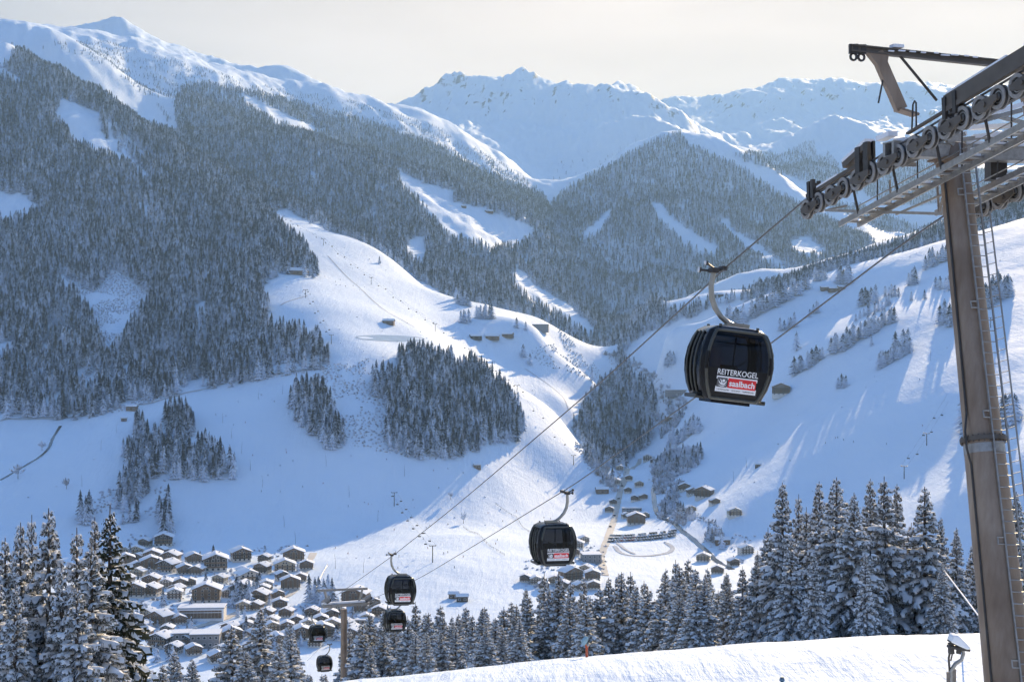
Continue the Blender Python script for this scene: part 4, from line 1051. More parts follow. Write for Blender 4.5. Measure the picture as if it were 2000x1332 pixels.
        for k, t in enumerate(ts):
            c = pt(t, 0, -R_)
            mb = MB(); mb.disc(c, c2, 0.16, R_ - 0.02, 0.10, 28, 0); mb.disc(c - c2 * 0.055, c2, R_ - 0.085, R_, 0.03, 28, 1); mb.disc(c + c2 * 0.055, c2, R_ - 0.085, R_, 0.03, 28, 1)
            mb.disc(c, c2, 0.0, 0.20, 0.05, 20, 0); mb.disc(c - c2 * 0.06, c2, 0.0, 0.075, 0.06, 14, 2); mb.disc(c - c2 * 0.028, c2, 0.12, 0.145, 0.02, 20, 2)
            part("sheave", mb, [M_DARK, M_RUBBER, M_GALV], trn, smooth=True)
        # equaliser links over pairs, longer beams over fours
        for k in range(0, len(ts) - 1, 2):
            a = pt(ts[k], -0.115, -R_ - 0.02); b = pt(ts[k + 1], -0.115, -R_ - 0.02); m = (a + b) / 2 - Vector((0, 0, 0.035)); n_ = (b - a).normalized()
            upv = n_.cross(c2).normalized()
            if upv.z < 0: upv = -upv
            poly = [a - n_ * .11 - upv * .06, a - n_ * .11 + upv * .06, m + upv * 0.14, b + n_ * .11 + upv * .06, b + n_ * .11 - upv * .06, m - upv * 0.17]
            mb = MB(); mb.prism(poly, -c2 * 0.045); mb.disc(m + c2 * (-0.06), c2, 0, 0.06, 0.05, 12); part("equaliser_link", mb, M_STEEL, trn)
        for k in range(0, len(ts) - 3, 4):
            a = pt((ts[k] + ts[k + 1]) / 2, 0.11, -R_ + 0.0); b = pt((ts[k + 2] + ts[k + 3]) / 2, 0.11, -R_ + 0.0); 
            mb = MB(); mb.beam(a, b, 0.05, 0.20); part("equaliser_beam", mb, M_STEEL, trn)
        return pt, trn
    zA = lambda t: 3.93 + 0.198 * (4.44 - t)
    ptA, trA = train("sheave_train", A0, -8.0, 4.62, zA, -1, "sheave train on the left side with its rubber tyred wheels")
    # derail guards / cover beams above the wheels
    mb = MB(); mb.beam(ptA(-2.3, 0.02, 0.30), ptA(-8, 0.02, 0.30), 0.22, 0.34); mb.beam(ptA(-2.3, -0.10, 0.12), ptA(-8, -0.10, 0.12), 0.03, 0.12); part("cover_beam", mb, M_STEEL, trA)
    mb = MB(); mb.beam(ptA(-2.35, 0.02, 0.50), ptA(-4.6, 0.02, 0.50), 0.2, 0.05); mb.beam(ptA(-5.2, 0.02, 0.50), ptA(-7.8, 0.02, 0.50), 0.18, 0.05); part("snow_ridge", mb, M_SNOW, trA)
    for t in (-2.35, -2.75, 1.1, 1.5, 3.9, 4.1):
        mb = MB(); big = 0 < t < 2
        mb.beam(ptA(t, -0.08, -0.32 if big else -0.1), ptA(t + 0.03, -0.08, 0.52 if big else 0.42), 0.10, 0.22 if big else 0.13, up=r2); mb.beam(ptA(t, 0.1, -0.3), ptA(t + .03, 0.1, 0.55 if big else 0.38), 0.06, 0.14, up=r2); part("guide_bracket", mb, M_DARK, trA)
    mb = MB(); mb.beam(ptA(1.2, 0.02, 0.46), ptA(2.3, 0.02, 0.30), 0.26, 0.18); part("junction_box", mb, M_STEEL, trA)
    mb = MB(); mb.beam(ptA(1.15, 0.02, 0.58), ptA(2.3, 0.02, 0.41), 0.28, 0.08); mb.beam(ptA(0.1, 0.05, 0.4), ptA(0.7, 0.05, 0.46), 0.26, 0.12); part("snow_cap", mb, M_SNOW, trA)
    mb = MB(); mb.beam(ptA(4.4, 0.02, 0.1), ptA(1.1, 0.02, 0.12), 0.12, 0.10); mb.beam(ptA(-0.6, 0.02, 0.16), ptA(-2.2, 0.02, 0.16), 0.10, 0.05); part("guide_rail", mb, M_STEEL, trA)
    mb = MB(); mb.beam(ptA(3.8, 0.02, 0.17), ptA(2.7, 0.02, 0.18), 0.14, 0.05); part("snow_ridge", mb, M_SNOW, trA)
    mb = MB(); mb.tube([ptA(-0.35, 0.3, 0.3), ptA(-0.4, 0.3, 0.95), ptA(-0.47, 0.3, 1.02), ptA(-0.54, 0.3, 0.95), ptA(-0.55, 0.3, 0.3)], 0.025, 6); part("hoop", mb, M_DARK, trA)
    # catwalk with steps under the left train
    def catwalk(pt, t0, t1, o0, o1, dz, steps, name):
        mb = MB()
        for o in (o0, o1): mb.beam(pt(t0, o, dz), pt(t1, o, dz), 0.05, 0.15)
        cw = part(name, mb, M_GALV)
        for t in np.arange(min(t0, t1) + 0.2, max(t0, t1), steps):
            mb = MB(); a = pt(t, o0, dz + 0.05); b = pt(t, o1, dz + 0.05); mb.beam(a, b, 0.24, 0.04, up=(0, 0, 1)); part("tread", mb, M_GALV, cw)
            if random.random() < 0.75:
                mb = MB(); mb.beam(a + (b - a) * .08 + Vector((0, 0, .05)), a + (b - a) * random.uniform(.6, .95) + Vector((0, 0, .05)), 0.2, 0.06); part("snow_on_tread", mb, M_SNOW, cw)
        for t in np.arange(min(t0, t1) + 0.3, max(t0, t1), 1.9):
            mb = MB(); mb.beam(pt(t, o1, dz), pt(t, o1, dz + 0.95), 0.03, 0.03); mb.beam(pt(t, o0, dz), pt(t, 0.2, -0.2), 0.05, 0.05); part("stanchion", mb, M_DARK, cw)
        mb = MB(); mb.beam(pt(t0, o1, dz + 0.95), pt(t1, o1, dz + 0.95), 0.03, 0.03); mb.beam(pt(t0, o1, dz + 0.5), pt(t1, o1, dz + 0.5), 0.025, 0.025); part("handrail", mb, M_GALV, cw)
        return cw
    catwalk(ptA, -7.5, 3.3, 0.38, 0.95, -0.98, 0.42, "catwalk")
    mb = MB(); z0 = ptA(3.3, 0.5, -1.15).z
    a = px(1612, 411, 38.7); b = px(1842, 418, 36.2)
    mb.beam(a, b, 0.06, 0.07); mb.beam(px(1655, 402, 38.6), a, 0.05, 0.05); mb.beam(px(1750, 419, 37.2), px(1846, 378, 36), 0.05, 0.05); mb.beam(px(1830, 355, 36.2), px(1834, 414, 36.2), 0.05, 0.05); mb.beam(px(1846, 372, 36), px(1834, 414, 36.2), 0.05, 0.05); mb.beam(px(1738, 352, 37.4), px(1740, 416, 37.4), 0.04, 0.04)
    mb.beam(px(1735, 417, 37.4), px(1660, 413, 38.9), 0.04, 0.04)
    part("service_platform", mb, M_GALV)
    # struts from the cross arm to the trains
    mb = MB()
    for (u0, v0, D0, u1, v1, D1) in ((1760, 325, 36.2, 1880, 268, 35.8), (1790, 288, 35.6, 1885, 262, 35.7), (1840, 300, 35.8, 1990, 285, 36.6), (1850, 275, 35.6, 1998, 262, 36.4), (1905, 240, 35.4, 1998, 215, 34.5), (1900, 215, 35.2, 1998, 240, 36), (1880, 250, 35.5, 1935, 222, 35), (1830, 262, 35.6, 1890, 300, 35.8),
                                     (1758, 300, 36.3, 1858, 302, 36), (1755, 322, 36.3, 1790, 322, 36.2)):
        mb.beam(px(u0, v0, D0), px(u1, v1, D1), 0.07, 0.10)
    part("strut", mb, M_GALV)
    mb = MB()
    for (u0, v0, u1, v1, D) in ((1895, 250, 1975, 246, 36.1), (1900, 268, 1960, 262, 36.0), (1925, 225, 1995, 205, 35.5), (1845, 268, 1885, 262, 35.9)):
        mb.beam(px(u0, v0, D), px(u1, v1, D), 0.3, 0.10)
    part("snow_on_platform", mb, M_SNOW)
    # right hand train
    B0 = A0 + c2 * 3.42
    zB = lambda t: 3.66 + 0.2 * (1.9 - t)
    ptB, trB = train("sheave_train", B0, -6.0, 2.0, zB, 1, "partly hidden sheave train on the right side")
    catwalk(ptB, -6.0, 1.9, -0.95, -0.38, -0.25, 0.42, "catwalk")
    mb = MB(); mb.box(px(1945, 310, 37), (0.42, 0.5, 1.15)); part("counterweight_post", mb, M_DARK)
    mb = MB()
    for t in (-0.6, 0.9): mb.beam(ptB(t, 0.1, -0.2), ptB(t, 0.1, 0.9), 0.05, 0.05); 
    mb.beam(ptB(-5, -0.5, 0.75), ptB(1.9, -0.5, 0.75), 0.04, 0.04); part("handrail", mb, M_GALV)
    return root, ptA, ptB
PYLON, ptA, ptB = build_near_pylon()

# ------------------------------------------------------------------ far pylon
def build_far_pylon():
    D = 200.0; foot = Vector(((671 - CU) / F * D, D, 0)); foot.z = hz(foot.x, foot.y) - 0.3
    root = empty("lift_pylon", tuple(foot)); tag(root, "slim distant lift pylon rising out of the spruce belt left of centre", "pylon")
    part = parts_of(root); ztop = CAMZ + (CV - 1190) / F * D
    mb = MB(); mb.tube([foot, Vector((foot.x, foot.y + .4, ztop))], [0.52, 0.42], 20); part("shaft", mb, M_SHAFT, smooth=True)
    h = Vector((foot.x, foot.y + .4, ztop))
    mb = MB(); mb.beam(px(630, 1184, D - .6), px(722, 1178, D + .6), 0.5, 0.4); part("cross_arm", mb, M_GALV)
    mb = MB(); mb.beam(px(628, 1179, D - .6), px(715, 1173, D + .6), 0.5, 0.25); part("snow_on_cross_arm", mb, M_SNOW)
    mb = MB(); mb.beam(px(620, 1153, D - .6), px(718, 1149, D + .6), 0.25, 0.3); mb.beam(px(634, 1153, D - .4), px(640, 1182, D - .4), 0.25, 0.3); mb.beam(px(708, 1150, D + .4), px(700, 1178, D + .4), 0.25, 0.3); part("lifting_frame", mb, M_GALV)
    for (u, v, lab) in ((637, 1176, 0), (716, 1172, 0)):
        c = px(u, v, D)
        mb = MB(); mb.beam(c - r2 * 3.6 + Vector((0, 0, 0.95)), c + r2 * 3.6 + Vector((0, 0, -1.15)), 0.2, 0.35); tr = part("sheave_train", mb, M_DARK)
        for k in range(8):
            t = -3.2 + 0.9 * k; q = c + r2 * t + Vector((-0.1, 0, -0.29 * t + 0.28)); mb = MB(); mb.disc(q, c2, 0.0, 0.27, 0.12, 14); part("sheave", mb, M_RUBBER, tr, smooth=True)
        mb = MB(); mb.beam(c - r2 * 3.4 + c2 * 0.8 + Vector((0, 0, 0.3)), c + r2 * 3.4 + c2 * 0.8 + Vector((0, 0, -1.7)), 0.5, 0.12); part("catwalk", mb, M_GALV)
    mb = MB()
    for k in range(38): mb.beam(Vector((foot.x + .55, foot.y - .5, foot.z + .5 + .3 * k)), Vector((foot.x + .95, foot.y - .5, foot.z + .5 + .3 * k)), 0.02, 0.02)
    for s in (.55, .95): mb.beam(Vector((foot.x + s, foot.y - .5, foot.z + .4)), Vector((foot.x + s, foot.y - .5, ztop)), 0.04, 0.04)
    part("ladder", mb, M_GALV)
build_far_pylon()

# ------------------------------------------------------------------ ropes
def rope_pts(ctrl, n=160):
    us = np.array([c[0] for c in ctrl][::-1], float); vs_ = np.array([c[1] for c in ctrl][::-1], float); ds = np.array([c[2] for c in ctrl][::-1], float)
    uu = np.linspace(us[0], us[-1], n); vv = np.interp(uu, us, vs_); 
    # smooth the rows a little so the rope hangs in one curve
    k = np.ones(9) / 9; pad = np.concatenate([2 * vv[0] - vv[4:0:-1], vv, 2 * vv[-1] - vv[-2:-6:-1]]); vv = np.convolve(pad, k, 'valid')
    inv = np.interp(uu, us, 1 / ds)
    return [px(u, v, 1 / i) for u, v, i in zip(uu, vv, inv)][::-1]
xa0, xa1 = 17.05, 0.2218
def dA(u): return 17.06 / (0.2225 + (u - CU) / F)
def dB(u): return 19.92 / (0.2006 + (u - CU) / F)
rowA = [(1572, 391), (1412, 527), (1372, 566), (1180, 741), (947, 940), (875, 1000), (770, 1083), (680, 1147), (640, 1173)]
rowB = [(1900, 385), (1843, 422), (1758, 480), (1515, 664), (1340, 789), (1230, 868), (1130, 941), (1085, 968), (950, 1051), (815, 1132), (720, 1172)]
def make_rope(row, df, pt, t1, endD, label, tail):
    ctrl = [(u, v, df(u)) for (u, v) in row]
    pts = rope_pts(ctrl)
    up_ = [pt(t, 0, 0.0) for t in np.arange(-40, t1, 0.5)]
    pts = up_ + pts + [px(u, v, D) for (u, v, D) in tail]
    mb = MB(); mb.tube(pts, 0.027, 6, caps=True); o = mb.build("haul_rope", M_ROPE, smooth=True); tag(o, label, "cable")
    return o
make_rope(rowA, dA, ptA, 4.5, 200, "left haul rope carrying the nearest cabin down to the far pylon", [(608, 1200, 215), (590, 1222, 250), (560, 1262, 330)])
make_rope(rowB, dB, ptB, 1.9, 200, "right haul rope running behind the near pylon down to the far pylon", [(690, 1200, 215), (650, 1240, 240), (600, 1290, 330)])

# ------------------------------------------------------------------ cabins
M_BLACK = None
def gloss(name, col, rough, spec=0.5, coat=0.0):
    m, nt, b = new_mat(name)
    tc = N(nt, "ShaderNodeTexCoord"); nz = N(nt, "ShaderNodeTexNoise", i_Scale=3.0, i_Detail=6.0); nt.links.new(tc.outputs['Object'], nz.inputs['Vector'])
    r = ramp(nt, nz.outputs[0], [(0.3, tuple(c * .85 for c in col)), (0.75, tuple(c * 1.25 + 0.003 for c in col))]); nt.links.new(r.outputs[0], b.inputs['Base Color'])
    rr = ramp(nt, nz.outputs[0], [(0.3, (rough,) * 3), (0.8, (rough * 1.8 + .02,) * 3)]); nt.links.new(rr.outputs[0], b.inputs['Roughness'])
    b.inputs['Specular IOR Level'].default_value = spec; b.inputs['Coat Weight'].default_value = coat
    return m
M_BLACK = gloss("black_lacquer", (0.008, 0.008, 0.009), 0.14, 0.22, 0.0)
M_OLIVE = simple_mat("cabin_frame", (0.085, 0.085, 0.072), 0.4, 0.5, 0.15, 6)
M_SILVER = simple_mat("hanger_silver", (0.34, 0.33, 0.29), 0.35, 0.6, 0.12, 4)
M_RED = simple_mat("sign_red", (0.72, 0.02, 0.025), 0.4, 0, 0.05, 2)
M_SGREY = simple_mat("sign_grey", (0.10, 0.10, 0.105), 0.4, 0, 0.05, 2)
M_PRINT = simple_mat("sign_white", (0.85, 0.85, 0.85), 0.4, 0, 0.02, 2)
def glass_mat():
    m = bpy.data.materials.new("tinted_glass"); m.use_nodes = True; nt = m.node_tree; nt.nodes.clear()
    out = nt.nodes.new("ShaderNodeOutputMaterial"); tr = N(nt, "ShaderNodeBsdfTransparent"); tr.inputs[0].default_value = (0.15, 0.16, 0.18, 1)
    gl = N(nt, "ShaderNodeBsdfGlossy"); gl.inputs[0].default_value = (0.8, 0.85, 0.9, 1); gl.inputs[1].default_value = 0.06
    fr = N(nt, "ShaderNodeFresnel"); fr.inputs[0].default_value = 1.45
    tc = N(nt, "ShaderNodeTexCoord"); nz = N(nt, "ShaderNodeTexNoise", i_Scale=2.0, i_Detail=3.0); nt.links.new(tc.outputs['Object'], nz.inputs['Vector'])
    mu = N(nt, "ShaderNodeMath", operation='MULTIPLY_ADD'); mu.inputs[1].default_value = 0.55; mu.inputs[2].default_value = 0.0; nt.links.new(fr.outputs[0], mu.inputs[0])
    mx = N(nt, "ShaderNodeMixShader"); nt.links.new(mu.outputs[0], mx.inputs[0]); nt.links.new(tr.outputs[0], mx.inputs[1]); nt.links.new(gl.outputs[0], mx.inputs[2]); nt.links.new(mx.outputs[0], out.inputs[0])
    return m
M_GLASS = glass_mat()
def text_mesh(body, size, mat, bold=0.0, name="lettering", depth=0.004, width=None):
    cu = bpy.data.curves.new("t", 'FONT'); cu.body = body; cu.size = size; cu.align_x = 'CENTER'; cu.align_y = 'CENTER'; cu.extrude = depth; cu.offset = bold; cu.resolution_u = 3
    o = bpy.data.objects.new("t", cu); COL.objects.link(o)
    dg = bpy.context.evaluated_depsgraph_get(); me = bpy.data.meshes.new_from_object(o.evaluated_get(dg)); me.name = name
    bpy.data.objects.remove(o); bpy.data.curves.remove(cu)
    co = np.empty(len(me.vertices) * 3, np.float32); me.vertices.foreach_get("co", co); co = co.reshape(-1, 3)
    mid_ = (co.min(0) + co.max(0)) / 2; co[:, :2] -= mid_[:2]
    if width: co[:, 0] *= width / (co[:, 0].max() - co[:, 0].min())
    me.vertices.foreach_set("co", co.ravel()); me.materials.clear(); me.materials.append(mat); me.update()
    return me

# profile of the cabin: (z, half width across, half length along the rope)
PROF = [(0.0, 0.80, 0.80), (0.10, 0.90, 0.88), (0.45, 1.03, 0.98), (0.85, 1.11, 1.03), (1.20, 1.125, 1.04), (1.60, 1.09, 1.01), (1.95, 1.00, 0.94), (2.20, 0.90, 0.86), (2.34, 0.72, 0.70), (2.38, 0.5, 0.5)]
def prof(z):
    zs = [p[0] for p in PROF]; return 1.09 * float(np.interp(z, zs, [p[1] for p in PROF])), float(np.interp(z, zs, [p[2] for p in PROF]))
def ring(z, n_c=5, grow=0.0):
    """rounded rectangle at height z: list of points, corner by corner"""
    a, b = prof(z); a += grow; b += grow; rc = 0.20; out = []
    for (sx, sy, a0) in ((1, -1, -90), (1, 1, 0), (-1, 1, 90), (-1, -1, 180)):
        cx, cy = sx * (a - rc), sy * (b - rc)
        for k in range(n_c): 
            an = R(a0 + 90 * k / (n_c - 1)); out.append(Vector((cx + rc * math.cos(an), cy + rc * math.sin(an), z)))
    return out
def loft(zs, idx=None, grow=0.0, thick=0.0):
    """strip of the cabin skin between heights; idx = ring indices (open strip) or None (closed)"""
    rows = [ring(z, grow=grow) for z in zs]; n = len(rows[0]); mb = MB()
    ids = idx if idx is not None else list(range(n)) + [0]
    vs = [row[i] for row in rows for i in ids]; m = len(ids)
    fs = [(j * m + k, j * m + k + 1, (j + 1) * m + k + 1, (j + 1) * m + k) for j in range(len(zs) - 1) for k in range(m - 1)]
    mb.add(vs, fs); return mb
CABIN_MESH = {}
def cabin_meshes():
    if CABIN_MESH: return CABIN_MESH
    d = CABIN_MESH
    zs_low = [0.0, 0.10, 0.28, 0.45, 0.65, 0.85, 1.02]; zs_win = [1.02, 1.2, 1.4, 1.6, 1.8, 1.95, 2.1]; zs_top = [2.1, 2.2, 2.34, 2.38]
    mb = loft(zs_low); rg0 = ring(0.0); mb.add(rg0, [tuple(range(len(rg0)))[::-1]])
    d['lower_shell'] = mb.mesh("lower_shell", M_BLACK, True)
    mb = loft(zs_top); rg1 = ring(2.38); mb.add(rg1, [tuple(range(len(rg1)))]); d['roof'] = mb.mesh("roof", M_BLACK, True)
    for nm, ids in (("end_window", [19, 0]), ("side_window", [4, 5]), ("far_end_window", [9, 10]), ("far_side_window", [14, 15])):
        d[nm] = loft(zs_win, ids).mesh("window_pane", M_GLASS, True)
    # corner pillars
    pil = []
    for c in range(4):
        mb = loft(zs_win, [5 * c + k for k in range(5)], grow=0.004); pil.append(mb.mesh("pillar", M_BLACK, True))
    d['pillars'] = pil
    # olive edge profiles round both ends
    for nm, sy, ia, ib in (("end_frame", -1, 19, 0), ("end_frame_b", 1, 5 * 2 - 1, 5 * 2)):
        mb = MB()
        for ii in (ia, ib):
            pts = [ring(z, grow=0.012)[ii] for z in np.linspace(0.05, 2.22, 16)]
            mb.tube(pts, [0.055] * 16, 8)
        pts = [ring(0.06, grow=0.012)[ia], ring(0.06, grow=0.012)[ib]]; mb.tube(pts, 0.06, 8)
        pts = [ring(2.22, grow=0.012)[ia], ring(2.22, grow=0.012)[ib]]; mb.tube(pts, 0.05, 8)
        d[nm] = mb.mesh("end_frame", M_OLIVE, True)
    # side ribs (ski holders) and the ledge below them
    for nm, s in (("left", -1), ("right", 1)):
        ribs = []
        for yy in (-0.42, 0.0, 0.42):
            mb = MB(); pts = []
            for z in np.linspace(0.18, 2.15, 14): a, b = prof(z); pts.append(Vector((s * (a + 0.035), yy * b, z)))
            mb.tube(pts, 0.035, 8); ribs.append(mb.mesh("side_rib", M_OLIVE, True))
        d['ribs_' + nm] = ribs
        mb = MB(); a0 = prof(0.05)[0]
        mb.box((s * (a0 + 0.08), 0, 0.02), (0.30, 1.25, 0.07)); mb.box((s * (a0 + 0.22), 0, 0.06), (0.04, 1.25, 0.10)); d['ledge_' + nm] = mb.mesh("ski_ledge", M_OLIVE)
    mb = MB()
    for sx in (-1, 1):
        pts = []
        for z in np.linspace(0.95, 1.5, 6): pts.append(ring(z, grow=0.03)[19 if sx < 0 else 0])
        mb.tube(pts, 0.06, 8)
    d['bumper'] = mb.mesh("bumper", M_BLACK, True)
    mb = MB()
    for sx in (-1, 1): mb.tube([(sx * 0.62, -0.66, 2.3), (sx * 0.62, -0.66, 2.42)], 0.05, 8); mb.tube([(sx * 0.62, 0.66, 2.3), (sx * 0.62, 0.66, 2.42)], 0.05, 8)
    d['roof_stud'] = mb.mesh("roof_stud", M_OLIVE, True)
    mb = MB(); mb.box((0, 0, -0.05), (1.3, 1.3, 0.10)); mb.box((0, 0, 0.45), (0.5, 1.6, 0.06)); mb.box((0, 0.05, 0.25), (0.06, 1.3, 0.4)); d['floor_frame'] = mb.mesh("floor_frame", M_BLACK)
    mb = MB(); mb.box((0, 0.0, 0.52), (0.9, 1.55, 0.07)); mb.box((0, 0, 0.85), (0.08, 1.5, 0.6)); mb.tube([(0.25, 0.3, 0.5), (0.25, 0.3, 2.1)], 0.03, 8); mb.tube([(-0.9, 0.9, 1.9), (0.9, 0.9, 1.9)], 0.03, 8); d['bench'] = mb.mesh("bench", M_SGREY)
    # hanger (towards -x for the left rope), grip
    for nm, s in (("L", -1), ("R", 1)):
        mb = MB(); pts = [(0.0, 0, 2.45), (s * 0.18, 0, 2.5), (s * 0.42, 0, 2.66), (s * 0.66, 0, 2.92), (s * 0.82, 0, 3.24), (s * 0.88, 0, 3.6), (s * 0.86, 0, 4.05)]
        mb.tube(pts, [0.085, 0.085, 0.09, 0.095, 0.095, 0.09, 0.085], 12); d['arm_' + nm] = mb.mesh("hanger_arm", M_SILVER, True)
        mb = MB(); mb.box((s * -0.12, 0, 2.43), (0.75, 0.34, 0.09)); mb.box((s * -0.25, 0, 2.49), (0.55, 0.22, 0.06)); mb.box((0, 0, 2.38), (0.9, 0.12, 0.08)); d['mount_' + nm] = mb.mesh("roof_mount", M_SILVER)
        mb = MB(); g = Vector((s * 0.86, 0, 4.12)); mb.box(g, (0.22, 0.5, 0.16)); mb.tube([g + Vector((-0.10 * s, 0, 0.02)), g + Vector((-0.34 * s, 0, 0.08))], 0.05, 10); mb.box(g + Vector((-0.30 * s, 0, 0.10)), (0.16, 0.5, 0.14))
        mb.tube([g + Vector((0.05 * s, 0.2, 0)), g + Vector((0.35 * s, 0.2, -0.02))], 0.04, 8); mb.disc(g + Vector((0.40 * s, 0.2, -0.02)), (1, 0, 0), 0, 0.09, 0.06, 14); mb.tube([g + Vector((0.0, -0.1, .05)), g + Vector((0.28 * s, -0.14, 0.18))], 0.035, 8); mb.disc(g + Vector((0.30 * s, -0.15, 0.19)), (1, 0, 0.3), 0, 0.075, 0.08, 14)
        d['grip_' + nm] = mb.mesh("grip", [M_DARK], True)
        mb = MB(); mb.disc(g + Vector((0.44 * s, 0.2, -0.02)), (1, 0, 0), 0, 0.085, 0.04, 14); mb.disc(g + Vector((0.35 * s, -0.15, 0.20)), (1, 0, .3), 0, 0.07, 0.04, 14); d['roller_' + nm] = mb.mesh("grip_roller", M_WHITE, True)
    # printing on the end
    d['name'] = text_mesh("REITERKOGEL", 0.25, M_PRINT, 0.002, width=1.34)
    d['town'] = text_mesh("saalbach", 0.27, M_PRINT, 0.006, width=0.84)
    d['small'] = text_mesh("HINTERGLEMM  ·  LEOGANG  ·  FIEBERBRUNN", 0.06, M_SGREY, 0.0, width=1.22)
    def plate(w, h, mat, nm): 
        mb = MB(); mb.box((0, 0, 0), (w, h, 0.006)); return mb.mesh(nm, mat)
    d['white'] = plate(1.34, 0.50, M_PRINT, "sign_board"); d['red'] = plate(0.92, 0.31, M_RED, "red_panel"); d['grey'] = plate(0.33, 0.31, M_SGREY, "grey_panel")
    mb = MB()
    def stroke(pts, ws):
        n = len(pts); L_, R__ = [], []
        for i, p in enumerate(pts):
            a = Vector(pts[max(0, i - 1)]); b = Vector(pts[min(n - 1, i + 1)]); t = (b - a).normalized(); nn = Vector((-t.y, t.x)); p = Vector(p); L_.append(p + nn * ws[i]); R__.append(p - nn * ws[i])
        mb.prism([Vector((q.x, q.y, 0)) for q in L_ + R__[::-1]], (0, 0, 0.004))
    stroke([(-0.13, 0.06), (-0.08, -0.01), (-0.02, -0.05), (0.06, -0.05), (0.11, -0.01), (0.145, 0.06)], [0.004, 0.014, 0.026, 0.028, 0.018, 0.004])
    stroke([(-0.11, -0.09), (-0.03, -0.115), (0.06, -0.11), (0.13, -0.07)], [0.004, 0.012, 0.014, 0.004])
    stroke([(-0.07, 0.10), (-0.03, 0.05), (0.0, -0.02)], [0.008, 0.014, 0.02])
    k0 = [(0.045 + 0.045 * math.cos(a), 0.055 + 0.045 * math.sin(a), 0) for a in np.linspace(0, 6.283, 15)[:-1]]; mb.prism(k0, (0, 0, 0.004))
    d['emblem'] = mb.mesh("emblem", M_PRINT)
    return d
def cabin(grip_at, side, roll, label, detail=True, yaw=0.0):
    """side 'L': hanger leans to the left of the cabin; grip_at = rope point"""
    d = cabin_meshes(); s = -1 if side == 'L' else 1
    rot = Euler((0, 0, TA + yaw)).to_matrix() @ Euler((0, roll, 0)).to_matrix()
    g = rot @ Vector((s * 0.86 - s * 0.32, 0, 4.20))
    base = Vector(grip_at) - g
    t = empty("gondola_cabin", tuple(base), rot.to_euler()); tag(t, label, "gondola", "black gondola cabins")
    body = link("lower_shell", d['lower_shell'], t)
    rf = link("roof", d['roof'], t); link("roof_stud", d['roof_stud'], rf); link("roof_mount", d['mount_' + side], rf)
    for k in ("end_window", "side_window", "far_end_window", "far_side_window"): link("window_pane", d[k], t)
    for p in d['pillars']: link("pillar", p, t)
    for k in ("end_frame", "end_frame_b"): link("end_frame", d[k], t)
    for sd in ("left", "right"):
        for rb in d['ribs_' + sd]: link("side_rib", rb, t)
        link("ski_ledge", d['ledge_' + sd], t)
    link("bumper", d['bumper'], t); link("floor_frame", d['floor_frame'], t); link("bench", d['bench'], t)
    arm = link("hanger_arm", d['arm_' + side], t); gr = link("grip", d['grip_' + side], t); link("grip_roller", d['roller_' + side], gr)
    # sign on the uphill end, following the slope of the shell there
    z0, z1 = 0.34, 0.98; y0, y1 = -prof(z0)[1], -prof(z1)[1]; tilt = math.atan2(z1 - z0, y1 - y0)
    def on_end(name, me, x, z, off, parent):
        y = np.interp(z, [z0, z1], [y0, y1]) - off - 0.012
        return link(name, me, parent, (x, float(y), z), (tilt if tilt < math.pi / 2 else tilt, 0, 0))
    sg = on_end("sign_board", d['white'], 0.02, 0.52, 0.0, t)
    def sub(name, me, x, y, z): return link(name, me, sg, (x, y, z))
    sub("red_panel", d['red'], 0.18, 0.05, 0.006); sub("grey_panel", d['grey'], -0.475, 0.05, 0.006); sub("lettering", d['town'], 0.18, 0.05, 0.012); sub("emblem", d['emblem'], -0.475, 0.05, 0.010); sub("small_print", d['small'], 0, -0.18, 0.006)
    on_end("lettering", d['name'], 0.02, 0.90, 0.005, t)
    return t
def rope_at(row, df, u):
    us = [p[0] for p in row][::-1]; vs_ = [p[1] for p in row][::-1]
    return px(u, float(np.interp(u, us, vs_)), df(u))
cabin(rope_at(rowA, dA, 1413), 'L', R(7), "nearest and largest black gondola cabin, right of centre", yaw=R(-8))
cabin(rope_at(rowB, dB, 1098), 'R', R(1), "second largest black gondola cabin, hanging over the sunlit piste")
cabin(rope_at(rowA, dA, 772), 'L', R(2), "black gondola cabin just right of the far pylon, the upper one")
cabin(px(781, 1160, 168), 'R', R(1), "black gondola cabin directly under another one right of the far pylon")
cabin(px(613, 1197, 212), 'L', R(1), "small black gondola cabin left of the far pylon, the upper one")
cabin(px(640, 1258, 232), 'R', R(0), "smallest black gondola cabin, lowest left of the far pylon")
# ------------------------------------------------------------------ roads, water
def ribbon(name, pix, width, mat, lift, dmin=650, step=6.0, kind="structure", label=None, dm=None):
    P = [hit(u, v, dmin) for (u, v) in pix]
    pts = []
    for a, b in zip(P[:-1], P[1:]):
        n = max(1, int((b - a).length / step)); pts += [a.lerp(b, k / n) for k in range(n)]
    pts.append(P[-1])
    for _ in range(3): pts = [pts[0]] + [(pts[i - 1] + pts[i] * 2 + pts[i + 1]) / 4 for i in range(1, len(pts) - 1)] + [pts[-1]]
    vs, fs = [], []
    for i, p in enumerate(pts):
        d = (pts[min(i + 1, len(pts) - 1)] - pts[max(i - 1, 0)]); d.z = 0; d.normalize(); s = Vector((d.y, -d.x, 0)); w = width * random.uniform(0.85, 1.15)
        for k in (-0.5, 0, 0.5):
            q = p + s * (w * k); vs.append((q.x, q.y, hz(q.x, q.y) + lift))
        if i: b = 3 * i; fs += [(b - 3, b - 2, b + 1, b), (b - 2, b - 1, b + 2, b + 1)]
    o = link(name, mesh_np(name, vs, fs, [mat], smooth=True)); tag(o, label, None, kind=kind); return o
M_ROAD = simple_mat("gritted_road", (0.58, 0.53, 0.47), 0.85, 0, 0.2, 0.3)
M_TRACK = simple_mat("trodden_track", (0.52, 0.53, 0.55), 0.9, 0, 0.2, 0.3)
